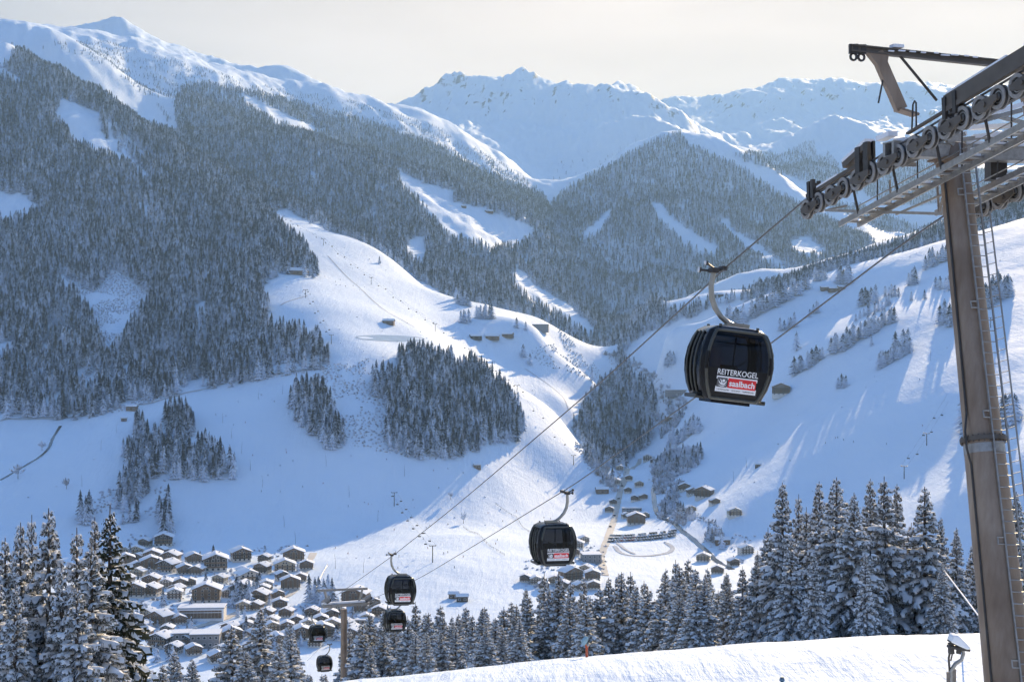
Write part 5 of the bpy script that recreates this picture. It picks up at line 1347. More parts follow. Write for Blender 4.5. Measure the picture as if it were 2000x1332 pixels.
M_WATER = simple_mat("dark_brook", (0.035, 0.04, 0.045), 0.2, 0, 0.3, 0.4)
M_ICE = simple_mat("pond_ice", (0.34, 0.42, 0.47), 0.35, 0, 0.12, 0.05)
ribbon("road", [(1182, 1124), (1172, 1088), (1186, 1056), (1197, 1022), (1205, 990), (1211, 960), (1222, 936), (1236, 914), (1250, 896)], 6.5, M_ROAD, 0.35, label="gritted valley road")
ribbon("road", [(330, 1240), (420, 1215), (500, 1185), (570, 1160), (600, 1110), (612, 1080)], 6, M_ROAD, 0.35, label="village street")
ribbon("road", [(640, 720), (560, 728), (430, 750), (330, 778), (200, 806), (60, 818), (0, 822)], 5, M_TRACK, 0.3, label="snowed-in forest track under the wood edge")
ribbon("path", [(1200, 1066), (1212, 1082), (1240, 1087), (1285, 1084), (1310, 1079), (1318, 1068), (1300, 1060)], 4, M_TRACK, 0.3, label="cross country loop on the meadow")
ribbon("path", [(1205, 1060), (1222, 1075), (1240, 1082)], 3, M_TRACK, 0.42)
ribbon("brook", [(0, 938), (30, 921), (55, 906), (82, 890), (97, 875), (100, 862), (118, 832)], 3.0, M_WATER, 0.3, label="thin dark brook across the shaded meadow")
ribbon("stream", [(1284, 925), (1276, 955), (1278, 985), (1292, 1012), (1330, 1036), (1380, 1075), (1430, 1112)], 5, M_WATER, 0.3, label="dark valley stream")
ribbon("path", [(600, 578), (560, 590), (548, 597)], 3, M_TRACK, 0.3)
ribbon("path", [(640, 500), (700, 560), (760, 612), (810, 640)], 2.2, M_TRACK, 0.3, label="piste edge track")
ribbon("path", [(1025, 720), (1100, 775), (1110, 800)], 2.2, M_TRACK, 0.3)
# pond: frozen sheet in a shallow hollow
vs = []; fs = []
for k in range(40):
    a = 2 * math.pi * k / 40; p = hit(762 + 68 * math.cos(a), 661 + 6.0 * math.sin(a) + 2 * math.cos(a), 1400); vs.append((p.x, p.y, p.z + 0.35))
c = hit(762, 661, 1400); vs.append((c.x, c.y, c.z + 0.35))
for k in range(40): fs.append((k, (k + 1) % 40, 40))
tag(link("pond", mesh_np("pond", vs, fs, [M_ICE], smooth=True)), "frozen snowmaking pond on the sunny spur", kind="structure")

# ------------------------------------------------------------------ houses
M_PLASTER = simple_mat("plaster", (0.66, 0.62, 0.56), 0.85, 0, 0.12, 0.6)
M_WOODS = [simple_mat("larch_boards_a", (0.20, 0.135, 0.09), 0.8, 0, 0.3, 1.5), simple_mat("larch_boards_b", (0.20, 0.135, 0.09), 0.8, 0, 0.3, 1.5), simple_mat("larch_boards_c", (0.055, 0.042, 0.036), 0.8, 0, 0.3, 1.5)]
M_PLASTER2 = simple_mat("ochre_plaster", (0.52, 0.43, 0.30), 0.85, 0, 0.12, 0.6)
M_PANE = gloss("window_glass", (0.02, 0.025, 0.035), 0.1, 0.5)
M_FASCIA = simple_mat("roof_boards", (0.06, 0.045, 0.035), 0.8, 0, 0.2, 1)
M_GREYW = simple_mat("grey_facade", (0.24, 0.23, 0.23), 0.8, 0, 0.12, 0.6)
def chalet_set(wood, W=14.0, Dp=12.0, floors=3, seed=0):
    rg = random.Random(seed); hw, hd = W / 2, Dp / 2; fh = 2.55; He = fh * floors; rise = hw * 0.40; zb = fh * 1.25
    d = {}
    mb = MB(); mb.box((0, 0, (zb - 4) / 2), (W, Dp, zb + 4)); d['wall'] = mb.mesh("wall", M_PLASTER)
    mb = MB(); prof_ = [(-hw - .05, zb), (hw + .05, zb), (hw + .05, He), (0, He + rise), (-hw - .05, He)]
    mb.prism([Vector((x, -hd - .05, z)) for x, z in prof_], (0, Dp + .1, 0)); d['upper_wall'] = mb.mesh("upper_wall", wood)
    ov, oy = 1.5, 1.6; tp = He + rise; sl = rise / hw
    def roofslab(z0, th, ex, ey, seedw):
        m = MB(); e = hw + ex; ze = He - sl * ex
        pr = [(-e, ze + z0), (0, tp + z0), (e, ze + z0), (e, ze + z0 + th), (0.25, tp + z0 + th), (-0.25, tp + z0 + th), (-e, ze + z0 + th)]
        m.prism([Vector((x, -hd - ey, z)) for x, z in pr], (0, Dp + 2 * ey, 0)); return m
    d['roof'] = roofslab(0.02, 0.25, ov, oy, 0).mesh("roof", M_FASCIA)
    # snow blanket: uneven
    m = MB(); n = 9; ny = 6; e = hw + ov + 0.1; ye = hd + oy + 0.1
    top_, bot = [], []
    for j in range(ny):
        for i in range(n):
            x = -e + 2 * e * i / (n - 1); y = -ye + 2 * ye * j / (ny - 1)
            zz = tp - sl * abs(x) + 0.28; edge = 0.5 if i in (0, n - 1) or j in (0, ny - 1) else 1.0
            bot.append((x, y, zz)); top_.append((x * (1 if edge == 1 else .985), y * (1 if edge == 1 else .985), zz + 0.85 * edge + rg.uniform(-.12, .12)))
    fs_ = []
    for j in range(ny - 1):
        for i in range(n - 1):
            a = j * n + i; fs_.append((a, a + 1, a + n + 1, a + n))
    o_ = n * ny; fb = [tuple(o_ + q for q in f[::-1]) for f in fs_]; sd = []
    edge_loop = [i for i in range(n)] + [j * n + n - 1 for j in range(1, ny)] + [(ny - 1) * n + i for i in range(n - 2, -1, -1)] + [j * n for j in range(ny - 2, 0, -1)]
    for q in range(len(edge_loop)): a, b = edge_loop[q], edge_loop[(q + 1) % len(edge_loop)]; sd.append((a, o_ + a, o_ + b, b))
    m.add(top_ + bot, fs_ + fb + sd); d['snow'] = m.mesh("roof_snow", M_SNOW, True)
    bal = []
    for f in range(1, floors):
        mb = MB(); z = f * fh; mb.box((0, -hd - .75, z - .02), (W + .6, 1.4, .16)); mb.box((0, -hd - 1.42, z + .5), (W + .6, .08, .85))
        for k in range(6): mb.box((-hw - .2 + (W + .4) * k / 5, -hd - 1.40, z + 1.2), (.14, .14, 2.4 if f < floors else 1)) if f == 1 else None
        for s in (-1, 1): mb.box((s * (hw + .26), -hd - .7, z + .5), (.08, 1.4, .85))
        bal.append(mb.mesh("balcony", M_FASCIA if wood is M_WOODS[0] else M_WOODS[0]))
    d['balconies'] = bal
    wins = []
    for f in range(floors):
        for k in range(4):
            wins.append((-hw + W * (k + .5) / 4, -hd - .10, f * fh + 1.5, 0))
        for s in (-1, 1):
            for k in range(2): wins.append((s * (hw + .10), -hd + Dp * (k + .6) / 2.2, f * fh + 1.5, s * math.pi / 2))
    wins.append((-1.2, -hd - .1, He + .8, 0)); wins.append((1.2, -hd - .1, He + .8, 0))
    d['wins'] = wins
    mb = MB(); mb.box((hw * .35, hd * .3, He + rise * .75 + .6), (.9, .9, 1.8)); mb.box((hw * .35, hd * .3, He + rise * .75 + 1.65), (1.1, 1.1, .3), mi=1); d['chimney'] = mb.mesh("chimney", [M_PLASTER, M_SNOW])
    return d
def win_mesh():
    mb = MB(); mb.box((0, 0, 0), (1.7, .08, 1.55), mi=0); mb.box((0, -.05, 0), (1.4, .04, 1.3), mi=1); return mb.mesh("window", [M_WHITE, M_PANE])
WIN = win_mesh()
CH = [chalet_set(([*M_WOODS, M_WOODS[1], M_PLASTER, M_PLASTER2])[i], *dims, seed=i) for i, dims in enumerate(((14, 12, 3), (15, 13, 3), (13, 12, 3), (16, 12, 3), (14, 13, 3), (17, 12, 3)))]
HOT = [chalet_set(M_WOODS[i], 20, 15, 4, seed=20 + i) for i in range(2)]
CHW = [14, 15, 13, 16, 14, 17]
ANG = {}
def place_chalet(u, v, wpx, label, hotel=False, yaw=None, dmin=700, cat="house"):
    p = hit(u, v, dmin)
    i = random.randrange(2) if hotel else random.randrange(6)
    d = HOT[i] if hotel else CH[i]; W0 = 20 if hotel else CHW[i]
    wm = wpx / F * p.y / (W0 + 3) * W0; s = min(max(wm / W0, 0.55), 1.5)
    t = empty("chalet" if not hotel else "hotel", (p.x, p.y, p.z + 0.3), (0, 0, yaw if yaw is not None else random.uniform(-.45, .45)), s)
    tag(t, label, cat, "village houses")
    link("wall", d['wall'], t); link("upper_wall", d['upper_wall'], t); rf = link("roof", d['roof'], t); link("roof_snow", d['snow'], rf); link("chimney", d['chimney'], rf)
    for b in d['balconies']: link("balcony", b, t)
    for (x, y, z, a) in d['wins']: link("window", WIN, t, (x, y, z), (0, 0, a))
    return t
BLK = {}
def block(u, v, w, dp, h, label, yaw=0.0, dmin=700, mat=None, name="flat_roofed_building", rows=2, cat="building"):
    p = hit(u, v, dmin); t = empty(name, (p.x, p.y, p.z + .2), (0, 0, yaw)); tag(t, label, cat)
    mb = MB(); mb.box((0, 0, (h - 4) / 2), (w, dp, h + 4)); mb.build("wall", mat or M_GREYW, t)
    mb = MB(); mb.box((0, 0, h + .1), (w + .8, dp + .8, .3)); rf = mb.build("roof", M_FASCIA, t)
    mb = MB(); mb.box((0, 0, h + .5), (w + .7, dp + .7, .5)); mb.build("roof_snow", M_SNOW, rf)
    for r_ in range(rows):
        z = h * (r_ + .55) / rows
        n = max(2, int(w / 3.2))
        for k in range(n): link("window", WIN, t, (-w / 2 + w * (k + .5) / n, -dp / 2 - .06, z))
    return t
def barn(u, v, wpx, label, yaw=None, dmin=700, long=1.5):
    p = hit(u, v, dmin); wd = max(4.5, wpx / F * p.y); ln, dp = wd, wd / long; h = min(4.0, 0.30 * wd + 1.2)
    t = empty("wooden_hut", (p.x, p.y, p.z + .1), (0, 0, yaw if yaw is not None else random.uniform(-.3, .3))); tag(t, label, "hut")
    pr = [(-dp / 2, -2), (dp / 2, -2), (dp / 2, h), (0, h + dp * .22), (-dp / 2, h)]
    mb = MB(); mb.prism([Vector((-ln / 2, y, z)) for y, z in pr], (ln, 0, 0)); mb.build("wall", random.choice(M_WOODS), t)
    for nm, z0, th, ex, mt in (("roof", .03, .2, .7, M_FASCIA), ("roof_snow", .26, .5, .62, M_SNOW)):
        e = dp / 2 + ex; ze = h - .44 * ex; tp = h + dp * .22
        pr = [(-e, ze + z0), (0, tp + z0), (e, ze + z0), (e, ze + z0 + th * .7), (0, tp + z0 + th), (-e, ze + z0 + th * .7)]
        mb = MB(); mb.prism([Vector((-ln / 2 - ex, y, z)) for y, z in pr], (ln + 2 * ex, 0, 0)); mb.build(nm, mt, t)
    for k in range(2): link("window", WIN, t, (-ln / 4 + ln / 2 * k, -dp / 2 - .05, 1.6), (0, 0, 0), min(1, h / 3.4))
    mb = MB(); mb.box((0, -dp / 2 - .04, 1.0), (1.1, .08, 2.0)); mb.build("door", M_FASCIA, t)
    return t

LEFT_VILLAGE = [(320, 1040, 39), (284, 1041, 26), (266, 1058, 33), (298, 1070, 39), (334, 1072, 38), (295, 1087, 33), (330, 1091, 38), (270, 1100, 31), (296, 1116, 36), (326, 1121, 28), (352, 1121, 30), (266, 1128, 24), (295, 1137, 39), (341, 1143, 33),
                (408, 1072, 31), (421, 1088, 52), (470, 1069, 42), (483, 1114, 45), (475, 1139, 50), (517, 1072, 25), (513, 1093, 33), (573, 1070, 47), (556, 1091, 45), (292, 1181, 27), (481, 1206, 33), (314, 1237, 44), (368, 1234, 33), (387, 1226, 33), (451, 1225, 33),
                (423, 1267, 36), (541, 1237, 44), (588, 1223, 48), (630, 1220, 36), (602, 1203, 36), (728, 1160, 30), (650, 1203, 38), (737, 1214, 34), (690, 1222, 40), (245, 1078, 28), (250, 1056, 24), (250, 1112, 26), (430, 1112, 30), (372, 1118, 24), (445, 1140, 26), (520, 1125, 30), (610, 1178, 30), (660, 1175, 32), (760, 1190, 30), (500, 1165, 28), (560, 1205, 30)]
SPEC_L = {(320, 1040): "highest chalet at the left edge of the sunlit snow patch", (573, 1070): "chalet at the top right corner of the village beside the piste", (421, 1088): "wide dark chalet in the second row left of the village centre", (470, 1069): "chalet in the top row with the shaded slope right behind it",
          (475, 1139): "broad chalet above the fir group in the village middle", (517, 1072): "small narrow chalet in the top row left of the corner chalet", (341, 1143): "pale chalet left of the large hotel", (408, 1072): "chalet at the left end of the top row", (588, 1223): "chalet with a large white roof behind the upper left small cabin", (483, 1114): "chalet below the top row with a firtree at its left wall",
          (556, 1091): "long roofed chalet just below the corner chalet", (513, 1093): "small chalet between two larger ones under the top row", (481, 1206): "low chalet under the dark fir group", (292, 1181): "blue shaded chalet next to the brownish spruce", (423, 1267): "lowest chalet above the bottom edge", (728, 1160): "chalet close left of the upper cabin by the far pylon", (737, 1214): "white roofed chalet left of the lower cabin by the far pylon",
          (314, 1237): "large roofed chalet beside the brownish spruce near the bottom"}
# fill the gaps between the traced ones so the village is as tight as in the photograph
VP = [(240, 1045), (345, 1035), (350, 1075), (395, 1065), (600, 1062), (600, 1100), (560, 1140), (545, 1180), (640, 1165), (760, 1165), (770, 1215), (700, 1235), (300, 1270), (255, 1200)]
_tries = 0
while len(LEFT_VILLAGE) < 96 and _tries < 4000:
    _tries += 1; u_, v_ = random.uniform(240, 770), random.uniform(1040, 1260)
    if not bool(inpoly(np.array([u_]), np.array([v_]), VP)[0]): continue
    if any(abs(u_ - a) < 24 and abs(v_ - b) < 9 for a, b, c in LEFT_VILLAGE) or (350 < u_ < 445 and 1140 < v_ < 1215): continue
    LEFT_VILLAGE.append((u_, v_, random.uniform(24, 34)))
rows_ = lambda v: "upper" if v < 1082 else ("middle" if v < 1150 else "lower")
SEC_N = {}
for (u, v, w) in sorted(LEFT_VILLAGE):
    sec = "left" if u < 380 else ("central" if u < 540 else "right")
    kk = (rows_(v), sec); n_k = SEC_N.get(kk, 0)
    if (u, v) not in SPEC_L: SEC_N[kk] = n_k + 1
    big = w > 26 and (u, v) not in SPEC_L and random.random() < 0.14
    place_chalet(u, v + 26, w * (1.35 if big else 1), SPEC_L.get((u, v), f"{ORD[n_k]} snow roofed house from the left in the {rows_(v)} {sec} part of the village"), hotel=big, yaw=random.uniform(-.5, .5))
place_chalet(404, 1175, 60, "large four storey hotel with balconies in the middle of the left village", True, 0.1)
place_chalet(695, 1180, 54, "long hotel behind the far pylon's cross arm", True, -0.2)
# the long hall with its dark panelled front
def hall():
    p = hit(392, 1213, 700); t = empty("sports_hall", (p.x, p.y, p.z), (0, 0, R(4))); tag(t, "long pale hall with a dark panelled front below the large hotel", "building")
    w, h, dp = 29, 8.0, 14
    mb = MB(); mb.box((0, dp / 2, h / 2 - 1.5), (w, dp, h + 3)); mb.build("wall", M_PLASTER, t)
    mb = MB()
    for (x, z, sx, sz) in ((-w / 2 + .6, h / 2, 1.2, h), (w / 2 - .6, h / 2, 1.2, h), (0, h - .5, w - 2.4, 1.0), (0, .9, w - 2.4, 1.8)): mb.box((x, -.35, z), (sx, .7, sz))
    mb.build("front_frame", M_WHITE, t)
    for k in range(12):
        mb = MB(); x = -w / 2 + 1.2 + (w - 2.4) * (k + .5) / 12; mb.box((x, -.12, 4.4), ((w - 2.4) / 12 - .15, .24, 5.0)); mb.build("facade_panel", M_WOODS[1], t)
    mb = MB(); mb.box((0, -.5, 5.6), (w - 2.5, .3, .35)); mb.build("sunshade", M_WHITE, t)
    mb = MB(); mb.box((0, dp / 2, h + .15), (w + .8, dp + 1, .3)); rf = mb.build("roof", M_FASCIA, t); mb = MB(); mb.box((0, dp / 2, h + .6), (w + .6, dp + .8, .6)); mb.build("roof_snow", M_SNOW, rf)
hall()
block(402, 1262, 17, 14, 8, "grey flat roofed block behind the white spruces near the bottom edge", 0.1)
block(352, 1258, 13, 11, 7, "grey block with a pale stair tower beside the flat block near the bottom edge", 0.2)
block(712, 1222, 10, 8, 4, "small flat roofed building right of the far pylon", -0.1)
# right hand village
for (u, v, w, lb) in ((1197, 985, 14, "small chalet beside the valley road above the big farmhouse"), (1337, 958, 26, "left chalet of the group on the terrace under the right slope"), (1352, 966, 24, "middle chalet of the group on the terrace under the right slope"), (1434, 1008, 30, "chalet with terrace wall alone on the lower right slope"),
                      (1456, 1082, 30, "chalet half hidden by the tall right-hand spruces"), (1374, 1096, 30, "sunlit chalet by the stream above the spruce belt"), (1402, 1120, 28, "chalet by the stream next to the spruce tops"), (1157, 1132, 34, "large sunlit chalet right of the second cabin"), (1046, 1140, 20, "little chalet below the second cabin"),
                      (1160, 1150, 26, "chalet roof just above the spruce belt right of the second cabin"), (1130, 1070, 24, "chalet right beside the second cabin"), (1211, 918, 16, "chalet at the upper end of the valley road"), (1265, 900, 20, "chalet in the narrow valley above the stream bend"), (1085, 1140, 28, "chalet directly beneath the second cabin"), (1062, 1150, 22, "lowest chalet left beneath the second cabin"), (1026, 1136, 20, "chalet at the left end under the second cabin"), (1432, 1105, 24, "chalet behind the left spruces of the tall right-hand row")):
    place_chalet(u, v, w, lb, yaw=random.uniform(-.35, .35))
place_chalet(1242, 1024, 38, "big farmhouse inn beside the valley road above the car park", True, 0.05)
place_chalet(1376, 972, 36, "dark hotel at the right end of the terrace under the right slope", True, -0.5)
place_chalet(1114, 1134, 44, "large dark roofed hotel below right of the second cabin", True, 0.5)
place_chalet(1525, 772, 38, "dark hotel on the slope right below the nearest cabin", True, -0.15, dmin=1200)
block(1154, 1096, 15, 16, 6, "blocky flat building by the road right of the second cabin", 0.1)
block(1234, 1000, 20, 6, 4, "long low shed behind the big farmhouse", 0.03)
block(1056, 645, 26, 16, 9, "box shaped hotel on the crest of the sunny spur", -0.1, 1500)
block(1322, 770, 34, 12, 6, "long low lift station left below the nearest cabin", -0.1, 1500)
for (u, v, w, lb) in ((1411, 1062, 28, "dark hay barn on the shaded meadow left of the tall spruces"), (1176, 962, 24, "long dark shed left of the valley road"), (929, 662, 22, "left hut of the three on the sunny spur"), (962, 662, 26, "middle hut of the three on the sunny spur"), (992, 658, 20, "right hut of the three on the sunny spur"), (580, 535, 42, "long dark mountain hut at the wood edge on the sunny piste"),
                      (533, 407, 24, "lift top station hut at the top of the sunny piste"), (759, 633, 22, "small pump house above the pond"), (906, 406, 9, "tiny hut on the high sunny clearing"), (955, 416, 15, "barn on the high sunny clearing"), (1400, 580, 22, "hut on the bench just right of the cabin hanger"), (1610, 567, 14, "left hut of the farm on the upper right bench"), (1628, 569, 20, "main hut of the farm on the upper right bench"),
                      (1643, 566, 13, "right hut of the farm on the upper right bench"), (1310, 820, 20, "hut in the narrow valley below the lift station"), (886, 1168, 18, "left barn of the pair on the lower sunlit piste"), (903, 1174, 22, "right barn of the pair on the lower sunlit piste"), (932, 914, 13, "small snow hut on the shaded piste below the large wood"), (1480, 912, 10, "tiny hay hut on the sunlit right slope"), (258, 801, 20, "long hay rack on the shaded slope below the forest"), (242, 822, 10, "small shed below the hay rack on the shaded slope")):
    barn(u, v, w, lb)

# ------------------------------------------------------------------ car park
M_CARS = [simple_mat("car_paint_%d" % i, c, 0.35, 0.2, 0.05, 3) for i, c in enumerate(((0.03, 0.03, 0.035), (0.30, 0.31, 0.33), (0.06, 0.07, 0.10), (0.55, 0.55, 0.56), (0.22, 0.02, 0.02)))]
M_TYRE = simple_mat("tyre", (0.02, 0.02, 0.02), 0.9)
def car_mesh(mat, van=False):
    mb = MB(); sec = [(-2.1, .35), (-2.15, .85), (-1.5, 1.0), (-0.9, 1.5 if not van else 1.9), (0.9 if not van else 1.9, 1.52 if not van else 1.95), (1.5 if not van else 2.05, 1.05), (2.1, .95), (2.15, .35)]
    mb.prism([Vector((-.85, y, z)) for y, z in sec], (1.7, 0, 0), 0)
    mb.box((0, -.1, 1.22), (1.74, 1.9, .34), mi=1); mb.box((0, 0, 1.62 if not van else 2.05), (1.5, 1.6, .12), mi=3)
    for x in (-.8, .8):
        for y in (-1.35, 1.35): mb.disc((x, y, .33), (1, 0, 0), 0, .33, .2, 10, 2)
    return mb.mesh("car", [mat, M_PANE, M_TYRE, M_SNOW])
CAR = [car_mesh(m) for m in M_CARS] + [car_mesh(M_CARS[3], True)]
CN = ["black", "grey", "dark blue", "white", "dark red", "white van like"]
for row in range(3):
    a = hit(1194 - row * 2, 1047 + row * 6.0, 900); b = hit(1319 - row * 1, 1037 + row * 5.0, 900); n = 24
    for k in range(n):
        if random.random() < 0.07: continue
        p = a.lerp(b, k / (n - 1)); i = random.choices(range(6), (5, 3, 3, 3, 1, 1))[0]
        o = link("parked_car", CAR[i], None, (p.x, p.y, hz(p.x, p.y) + .12), (0, 0, math.atan2(b.y - a.y, b.x - a.x) + random.uniform(-.05, .05)))
        tag(o, f"{CN[i]} parked car in the {('rear', 'middle', 'front')[row]} row of the snowy car park", "car", f"cars in the {('rear', 'middle', 'front')[row]} row of the car park")
for (u, v) in ((1192, 1030), (1200, 1008), (1208, 975), (1215, 950)):
    p = hit(u, v, 900); tag(link("car", CAR[0], None, (p.x, p.y, hz(p.x, p.y) + .4), (0, 0, .2)), "dark car on the gritted valley road", "car", "cars on the valley road")

# garden trees and hedges between the houses
gp = []; gh = []
while len(gp) < 60:
    u_, v_ = random.uniform(245, 770), random.uniform(1060, 1300)
    if bool(inpoly(np.array([u_]), np.array([v_ - 26]), VP)[0]): p = hit(u_, v_, 700); gp.append(tuple(p)); gh.append(random.uniform(6, 13))
for (u_, v_) in [(605 + 9 * k, 1178 + random.uniform(-6, 6)) for k in range(6)] + [(455 + 8 * k, 1180 + random.uniform(-8, 8)) for k in range(7)]: p = hit(u_, v_, 700); gp.append(tuple(p)); gh.append(random.uniform(15, 21))
scatter("garden_spruces", np.array(gp), np.array(gh), np.full(len(gp), 1.5), "dark garden spruces and fir groups between the chalets of the left village", "trees")
for (u_, v_, w_, lb) in ((1228, 938, 16, "chalet close to the road above the valley bend"), (1248, 950, 15, "chalet near the stream opposite the road bend"), (1226, 962, 16, "chalet squeezed between road and stream"), (1240, 978, 17, "chalet behind the long low shed"), (1255, 975, 13, "little chalet at the stream bank behind the farmhouse"), (1206, 945, 14, "little chalet left of the road bend"), (1140, 1060, 22, "chalet in the upper row right of the second cabin"), (1120, 1085, 24, "chalet touching the second cabin's right side"), (1145, 1118, 24, "chalet between the flat block and the large sunlit chalet"), (1100, 1150, 26, "chalet in the lowest row under the second cabin"), (1132, 1152, 24, "chalet right of the lowest row under the second cabin"), (1258, 1012, 16, "small annex chalet right of the big farmhouse"), (1222, 1012, 14, "small annex chalet left of the big farmhouse"), (1395, 985, 20, "small chalet below the dark hotel on the terrace"), (1348, 1000, 18, "small chalet on the bank above the stream"), (1190, 1000, 14, "cottage on the piste side of the valley road"), (1276, 905, 14, "cottage highest up the stream in the narrow valley")):
    place_chalet(u_, v_, w_, lb)
cv1 = plant(720, 1300, 5.0, [VP, [(1020, 1060), (1180, 1060), (1190, 1140), (1020, 1150)], [(1190, 920), (1240, 900), (1250, 1000), (1200, 1040)], [(1320, 930), (1480, 1040), (1450, 1100), (1330, 1040)]], [], 2.4, dens=0.42, gap=0.95)
scatter("garden_hedges", cv1[0], cv1[1], cv1[2] * 1.0, "frosted hedges and garden shrubs between the houses", "shrubs", NG_BUSH, 3)
# ------------------------------------------------------------------ chairlifts on the far slopes
def chair_pylon(u, v, h, label, az):
    p = hit(u, v, 900); t = empty("chairlift_pylon", (p.x, p.y, p.z - .2), (0, 0, az)); tag(t, label, "pylon", "chairlift pylons on the slopes")
    mb = MB(); mb.tube([(0, 0, 0), (0, 0, h)], [.42, .34], 8); mb.build("mast", M_STEEL, t)
    mb = MB(); mb.box((0, 0, h), (5.6, .5, .45)); mb.build("cross_arm", M_STEEL, t)
    for s in (-1, 1):
        mb = MB(); mb.box((s * 2.6, 0, h + .3), (.35, 3.2, .4)); mb.build("sheave_bar", M_DARK, t)
    return p + Vector((0, 0, h + .5))
def chair_mesh():
    mb = MB(); mb.tube([(0, 0, 0), (0, 0, -1.6), (0, .25, -2.2)], .06, 6); mb.box((0, .25, -2.75), (2.3, .5, .10)); mb.box((0, .5, -2.35), (2.3, .10, .9)); mb.tube([(-1.1, .3, -2.7), (-1.1, .2, -1.9), (1.1, .2, -1.9), (1.1, .3, -2.7)], .05, 6); return mb.mesh("chair", M_DARK)
CHAIR = chair_mesh()
def lift_line(pix, h, phrase, spacing, off=2.6):
    P0 = [hit(u, v, 900) for u, v in pix]
    tops = []
    for i, (u, v) in enumerate(pix):
        d = (P0[min(i + 1, len(P0) - 1)] - P0[max(i - 1, 0)]); az = math.atan2(d.y, d.x) - math.pi / 2
        tops.append(chair_pylon(u, v, h, f"{('first', 'second', 'third', 'fourth', 'fifth', 'sixth', 'seventh')[i]} chairlift mast from the top {phrase}" if len(pix) > 1 else f"chairlift mast {phrase}", az))
    for s in (-1, 1):
        pts = []
        for a, b in zip(tops[:-1], tops[1:]):
            d = b - a; sd = Vector((d.y, -d.x, 0)).normalized() * off * s
            for k in range(9):
                f = k / 8; q = a.lerp(b, f) + sd; q.z -= 4 * f * (1 - f) * d.length * 0.012; pts.append(q)
        if len(pts) < 2: continue
        mb = MB(); mb.tube(pts, .05, 5); tag(mb.build("lift_cable", M_ROPE), f"{'left' if s < 0 else 'right'} chairlift cable {phrase}", "cable")
        acc = random.uniform(0, spacing)
        for a, b in zip(pts[:-1], pts[1:]):
            L = (b - a).length; 
            while acc < L:
                q = a.lerp(b, acc / L); o = link("lift_chair", CHAIR, None, tuple(q), (0, 0, random.uniform(-.2, .2))); tag(o, f"small dark chair hanging on the chairlift {phrase}", "chair", f"chairs of the lift {phrase}"); acc += spacing
            acc -= L
lift_line([(536, 420), (632, 480), (725, 556), (850, 648), (918, 698), (1010, 770), (1120, 908)], 11, "down the sunny spur", 55)
lift_line([(597, 582), (647, 672)], 11, "beside the lower wood edge of the spur", 50)
lift_line([(770, 988), (845, 1098)], 13, "on the lower piste", 40)
lift_line([(1935, 640), (1810, 870), (1766, 935)], 11, "on the shaded right slope", 45)

# ------------------------------------------------------------------ snow lances
mb = MB(); mb.tube([(0, 0, -.5), (0, 0, 6), (0, .8, 11)], [.13, .10, .06], 6); LANCE = mb.mesh("snow_lance", M_DARK)
for (u, v) in ((435, 826), (452, 856), (472, 886), (489, 919), (513, 951), (637, 911), (682, 971), (577, 1062), (555, 1030), (738, 1018), (790, 930), (160, 950), (655, 1110), (710, 1118), (1433, 940), (1458, 914), (1817, 705), (505, 780), (552, 770), (605, 760), (228, 845), (197, 880)):
    p = hit(u, v, 900); loc = "on the shaded left slope" if v < 1030 and u < 900 else ("on the lower sunlit piste" if u < 900 else "on the right slope")
    tag(link("snow_lance", LANCE, None, tuple(p), (0, 0, random.random() * 6)), f"thin tall snowmaking lance {loc}", "snow lance", f"snow lances {loc}")

# ------------------------------------------------------------------ tiny skiers
def skier_mesh(col):
    m = simple_mat("ski_clothes", col, 0.8)
    me = bpy.data.meshes.new("person"); verts = [(0, 0, .95), (0, .02, 1.25), (0, -.02, 1.45), (0, -.05, 1.62), (.28, -.12, 1.15), (-.28, -.12, 1.15), (.13, -.1, .5), (-.13, -.1, .5), (.14, .02, .08), (-.14, .02, .08), (.3, -.4, 1.0), (-.3, -.4, 1.0)]
    mb = MB()
    mb.tube([verts[8], verts[6], (.06, 0, .95)], [.07, .09, .12], 6); mb.tube([verts[9], verts[7], (-.06, 0, .95)], [.07, .09, .12], 6); mb.tube([verts[0], verts[1], verts[2]], [.18, .22, .14], 8); mb.tube([(0, -.03, 1.5), (0, -.05, 1.62), (0, -.05, 1.78)], [.07, .13, .06], 8)
    for s in (-1, 1): mb.tube([(s * .2, -.02, 1.4), (s * .3, -.1, 1.15), (s * .3, -.4, 1.05)], [.08, .07, .05], 6); mb.box((s * .14, -.1, .03), (.1, 1.65, .04)); mb.tube([(s * .32, -.42, 1.05), (s * .4, -.2, .02)], .02, 5)
    return mb.mesh("person", m)
SK = [skier_mesh(c) for c in ((0.02, 0.02, 0.025), (0.03, 0.05, 0.12), (0.25, 0.03, 0.03))]
SKC = ["black", "dark blue", "red"]
AREAS = [([(540, 420), (620, 470), (720, 540), (860, 610), (1000, 640), (1080, 760), (1000, 740), (850, 690), (660, 640), (560, 560)], 26, "on the sunny spur"), ([(640, 1060), (830, 1020), (1000, 990), (1150, 980), (1150, 1050), (980, 1120), (700, 1120)], 26, "on the lower sunlit piste"), ([(400, 790), (560, 770), (600, 860), (850, 910), (1080, 900), (780, 1000), (520, 980)], 26, "on the shaded left slope"), ([(1450, 870), (1620, 830), (1800, 820), (1850, 920), (1600, 930)], 8, "on the right slope")]
for poly, n, ph in AREAS:
    us = [p[0] for p in poly]; vs_ = [p[1] for p in poly]; k = 0
    while k < n:
        u, v = random.uniform(min(us), max(us)), random.uniform(min(vs_), max(vs_))
        if not bool(inpoly(np.array([u]), np.array([v]), poly)[0]): continue
        p = hit(u, v, 900); i = random.randrange(3); k += 1
        tag(link("person", SK[i], None, (p.x, p.y, p.z + .05), (0, 0, random.random() * 6.28), 1.0), f"tiny skier in {SKC[i]} clothing {ph}", "person", f"skiers {ph}")

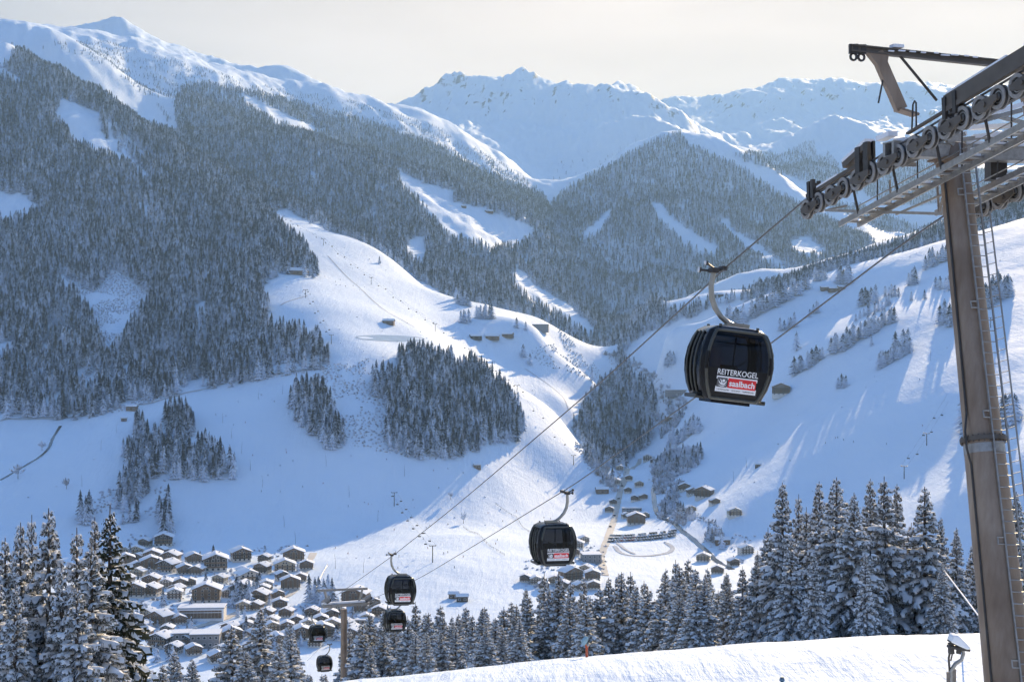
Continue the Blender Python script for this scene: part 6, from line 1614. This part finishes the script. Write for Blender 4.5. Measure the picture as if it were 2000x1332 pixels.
# ------------------------------------------------------------------ piste fence
def fence(pix, name, label, n):
    P = [hit(u, v, 900) for u, v in pix]; t = empty(name, tuple(P[0])); tag(t, label, "fence"); L = sum((b - a).length for a, b in zip(P[:-1], P[1:]))
    pts = []
    for a, b in zip(P[:-1], P[1:]):
        m = max(2, int(n * (b - a).length / L)); pts += [a.lerp(b, k / m) for k in range(m)]
    pts.append(P[-1]); mb = MB(); mb.tube([(0, 0, -.3), (0, 0, 2.0)], .09, 5); pm = mb.mesh("post", M_DARK)
    pts = [Vector((q.x, q.y, hz(q.x, q.y))) for q in pts]
    for q in pts: link("post", pm, t, tuple(q - P[0]))
    for z in (0.6, 1.3, 1.8):
        mb = MB(); mb.tube([q - P[0] + Vector((0, 0, z)) for q in pts], .05, 4); mb.build("wire", M_ROPE, t)
fence([(968, 985), (1010, 1012), (1060, 1056), (1110, 1102)], "safety_fence", "wire fence running diagonally down the lower sunlit piste", 40)
fence([(905, 1030), (950, 1062), (985, 1085)], "safety_fence", "short wire fence below the bare round tree on the piste", 20)
fence([(640, 1105), (622, 1140), (610, 1165)], "safety_fence", "fence along the piste edge beside the village corner", 14)

# ------------------------------------------------------------------ near small things
def snow_gun_hooded():
    D = 56.0; c = px(1862, 1300, D); g = hz(c.x, D); root = empty("snow_gun", (c.x, D, g - .1)); tag(root, "snow capped hooded snow gun on a curved arm left of the pylon's foot", "snow gun"); part = parts_of(root)
    M_TIMB = simple_mat("grey_timber", (0.20, 0.17, 0.14), 0.85, 0, 0.25, 4)
    for (u, vt) in ((1853, 1312), (1863, 1306)):
        a = px(u, vt, D); mb = MB(); mb.beam(Vector((a.x, D, g - .1)), a, 0.14, 0.14, up=(0, 1, 0)); part("post", mb, M_TIMB)
    def q(u, v, dd=0): return px(u, v, D + dd)
    b0 = q(1858, 1345); 
    mb = MB(); mb.tube([Vector((b0.x, D, g)), q(1857, 1310), q(1866, 1296), q(1878, 1288), q(1882, 1276), q(1880, 1266)], [.09, .085, .08, .075, .07, .06], 10); part("curved_arm", mb, M_GALV, smooth=True)
    mb = MB(); mb.tube([q(1855, 1312), q(1853, 1285), q(1857, 1265)], .045, 8); mb.tube([q(1857, 1290), q(1862, 1268)], .03, 6); part("hose", mb, M_DARK, smooth=True)
    mb = MB(); mb.beam(q(1852, 1262), q(1892, 1268), 0.4, 0.10); mb.beam(q(1854, 1250), q(1886, 1266), 0.45, 0.12); mb.beam(q(1857, 1255), q(1858, 1276), .2, .2); mb.beam(q(1874, 1262), q(1872, 1276), .16, .16); part("nozzle_head", mb, M_DARK)
    mb = MB(); cs = [q(1853, 1251), q(1858, 1238), q(1868, 1238), q(1882, 1252), q(1893, 1264), q(1886, 1266), q(1872, 1260), q(1860, 1254)]
    mb.prism([p - Vector((0, .30, 0)) for p in cs], (0, .60, 0)); o = part("snow_cap", mb, M_SNOW); md = o.modifiers.new("round", 'BEVEL'); md.width = .06; md.segments = 2
snow_gun_hooded()
def snow_gun_small():
    D = 106.0; c = px(1146, 1287, D); g = hz(c.x, D); root = empty("snow_gun", (c.x, D, g - .05)); tag(root, "snow gun on an orange post under a pale blue cover before the spruce belt", "snow gun"); part = parts_of(root)
    mb = MB(); mb.tube([(c.x, D, g), px(1146, 1262, D)], .10, 10); mb.tube([px(1146, 1263, D), px(1146, 1258, D)], [.14, .16], 10); part("post", mb, simple_mat("orange_paint", (0.55, 0.10, 0.03), 0.5, 0, .1, 3), smooth=True)
    mb = MB(); e = px(1145, 1252, D); mb.tube([e + Vector((-.22, 0, -.25)), e + Vector((-.16, 0, .0)), e + Vector((.02, 0, .26)), e + Vector((.12, 0, .34))], [.16, .24, .18, .05], 10); part("cover", mb, simple_mat("pale_blue_tarp", (0.30, 0.45, 0.50), 0.7, 0, .1, 4), smooth=True)
    mb = MB(); mb.tube([e + Vector((.05, -.1, -.3)), e + Vector((.24, -.1, -.12))], .10, 8); part("nozzle", mb, M_GALV)
snow_gun_small()
# snowy guy line beside the pylon
mb = MB(); mb.tube([px(1843, 1113, 136), px(1884, 1166, 104), px(1926, 1222, 78), px(1960, 1275, 60)], [.07, .055, .04, .035], 6); tag(mb.build("guy_line", M_SNOW, smooth=True), "white snow crusted guy line slanting down to the pylon", "cable")

# the skier whose helmet shows at the bottom edge
def near_skier():
    D = 82.0; top = px(1527, 1323, D); x = top.x; g = hz(x, D); s = 1.0
    if top.z - g < 1.0 or top.z - g > 2.1: g2 = top.z - 1.72
    else: g2 = g
    root = empty("person", (x, D, g)); tag(root, "skier with a blue grey helmet at the bottom edge of the near slope", "person")
    H = top.z - g; k = H / 1.72
    me = bpy.data.meshes.new("body"); V = [(0, 0, .95), (0, .03, 1.2), (0, .0, 1.40), (0, -.04, 1.50), (0, -.06, 1.60), (.2, 0, 1.38), (.30, -.10, 1.12), (.30, -.34, 1.02), (-.2, 0, 1.38), (-.30, -.10, 1.12), (-.30, -.34, 1.02), (.1, 0, .9), (.14, -.12, .5), (.15, .02, .08), (-.1, 0, .9), (-.14, -.12, .5), (-.15, .02, .08), (.15, -.15, .05), (-.15, -.15, .05)]
    E = [(0, 1), (1, 2), (2, 3), (3, 4), (2, 5), (5, 6), (6, 7), (2, 8), (8, 9), (9, 10), (0, 11), (11, 12), (12, 13), (13, 17), (0, 14), (14, 15), (15, 16), (16, 18)]
    Rr = [.17, .18, .16, .07, .10, .09, .07, .05, .09, .07, .05, .12, .09, .07, .12, .09, .07, .06, .06]
    me.from_pydata([tuple(c * k for c in v) for v in V], E, []); o = link("body", me, root); md = o.modifiers.new("skin", 'SKIN')
    if not me.skin_vertices: bpy.context.view_layer.update()
    sv_ = me.skin_vertices[0].data if me.skin_vertices else None
    if sv_ is None:
        me.attributes  # no skin layer: fall back handled by the modifier defaults
    else:
        for i, r_ in enumerate(Rr): sv_[i].radius = (r_ * k, r_ * k); sv_[i].use_root = (i == 0)
    sb = o.modifiers.new("sub", 'SUBSURF'); sb.levels = 1; sb.render_levels = 1
    me.materials.append(simple_mat("ski_jacket", (0.03, 0.07, 0.12), 0.8, 0, .1, 6))
    mb = MB(); n = 16
    c = Vector((0, -.05, 1.63)) * k
    rows = [(math.sin(a), math.cos(a)) for a in np.linspace(.02, 1.9, 8)]
    vs = []; fs = []
    for (sr, cz_) in rows:
        for j in range(n): an = 2 * math.pi * j / n; vs.append(c + Vector((math.cos(an) * sr * .135, math.sin(an) * sr * .155, cz_ * .135)) * k)
    for i in range(len(rows) - 1):
        for j in range(n): fs.append((i * n + j, i * n + (j + 1) % n, (i + 1) * n + (j + 1) % n, (i + 1) * n + j))
    mb.add(vs, fs); hl = mb.build("helmet", simple_mat("helmet_shell", (0.10, 0.20, 0.28), 0.3, 0, .1, 6), root, smooth=True)
    for s in (-1, 0, 1):
        mb = MB(); pts = [c + Vector((s * .05, math.sin(a) * -.157, math.cos(a) * .137)) * k for a in np.linspace(-1.1, 1.1, 8)]; mb.tube(pts, .010 * k, 5); mb.build("helmet_vent", M_DARK, hl)
    for s in (-1, 1): mb = MB(); mb.box((s * .15 * k, -.1, .03), (.1, 1.7, .03)); mb.build("ski", M_DARK, root); mb = MB(); mb.tube([(s * .30 * k, -.36 * k, 1.03 * k), (s * .42 * k, .1, .02)], .015, 6); mb.build("ski_pole", M_DARK, root)
near_skier()
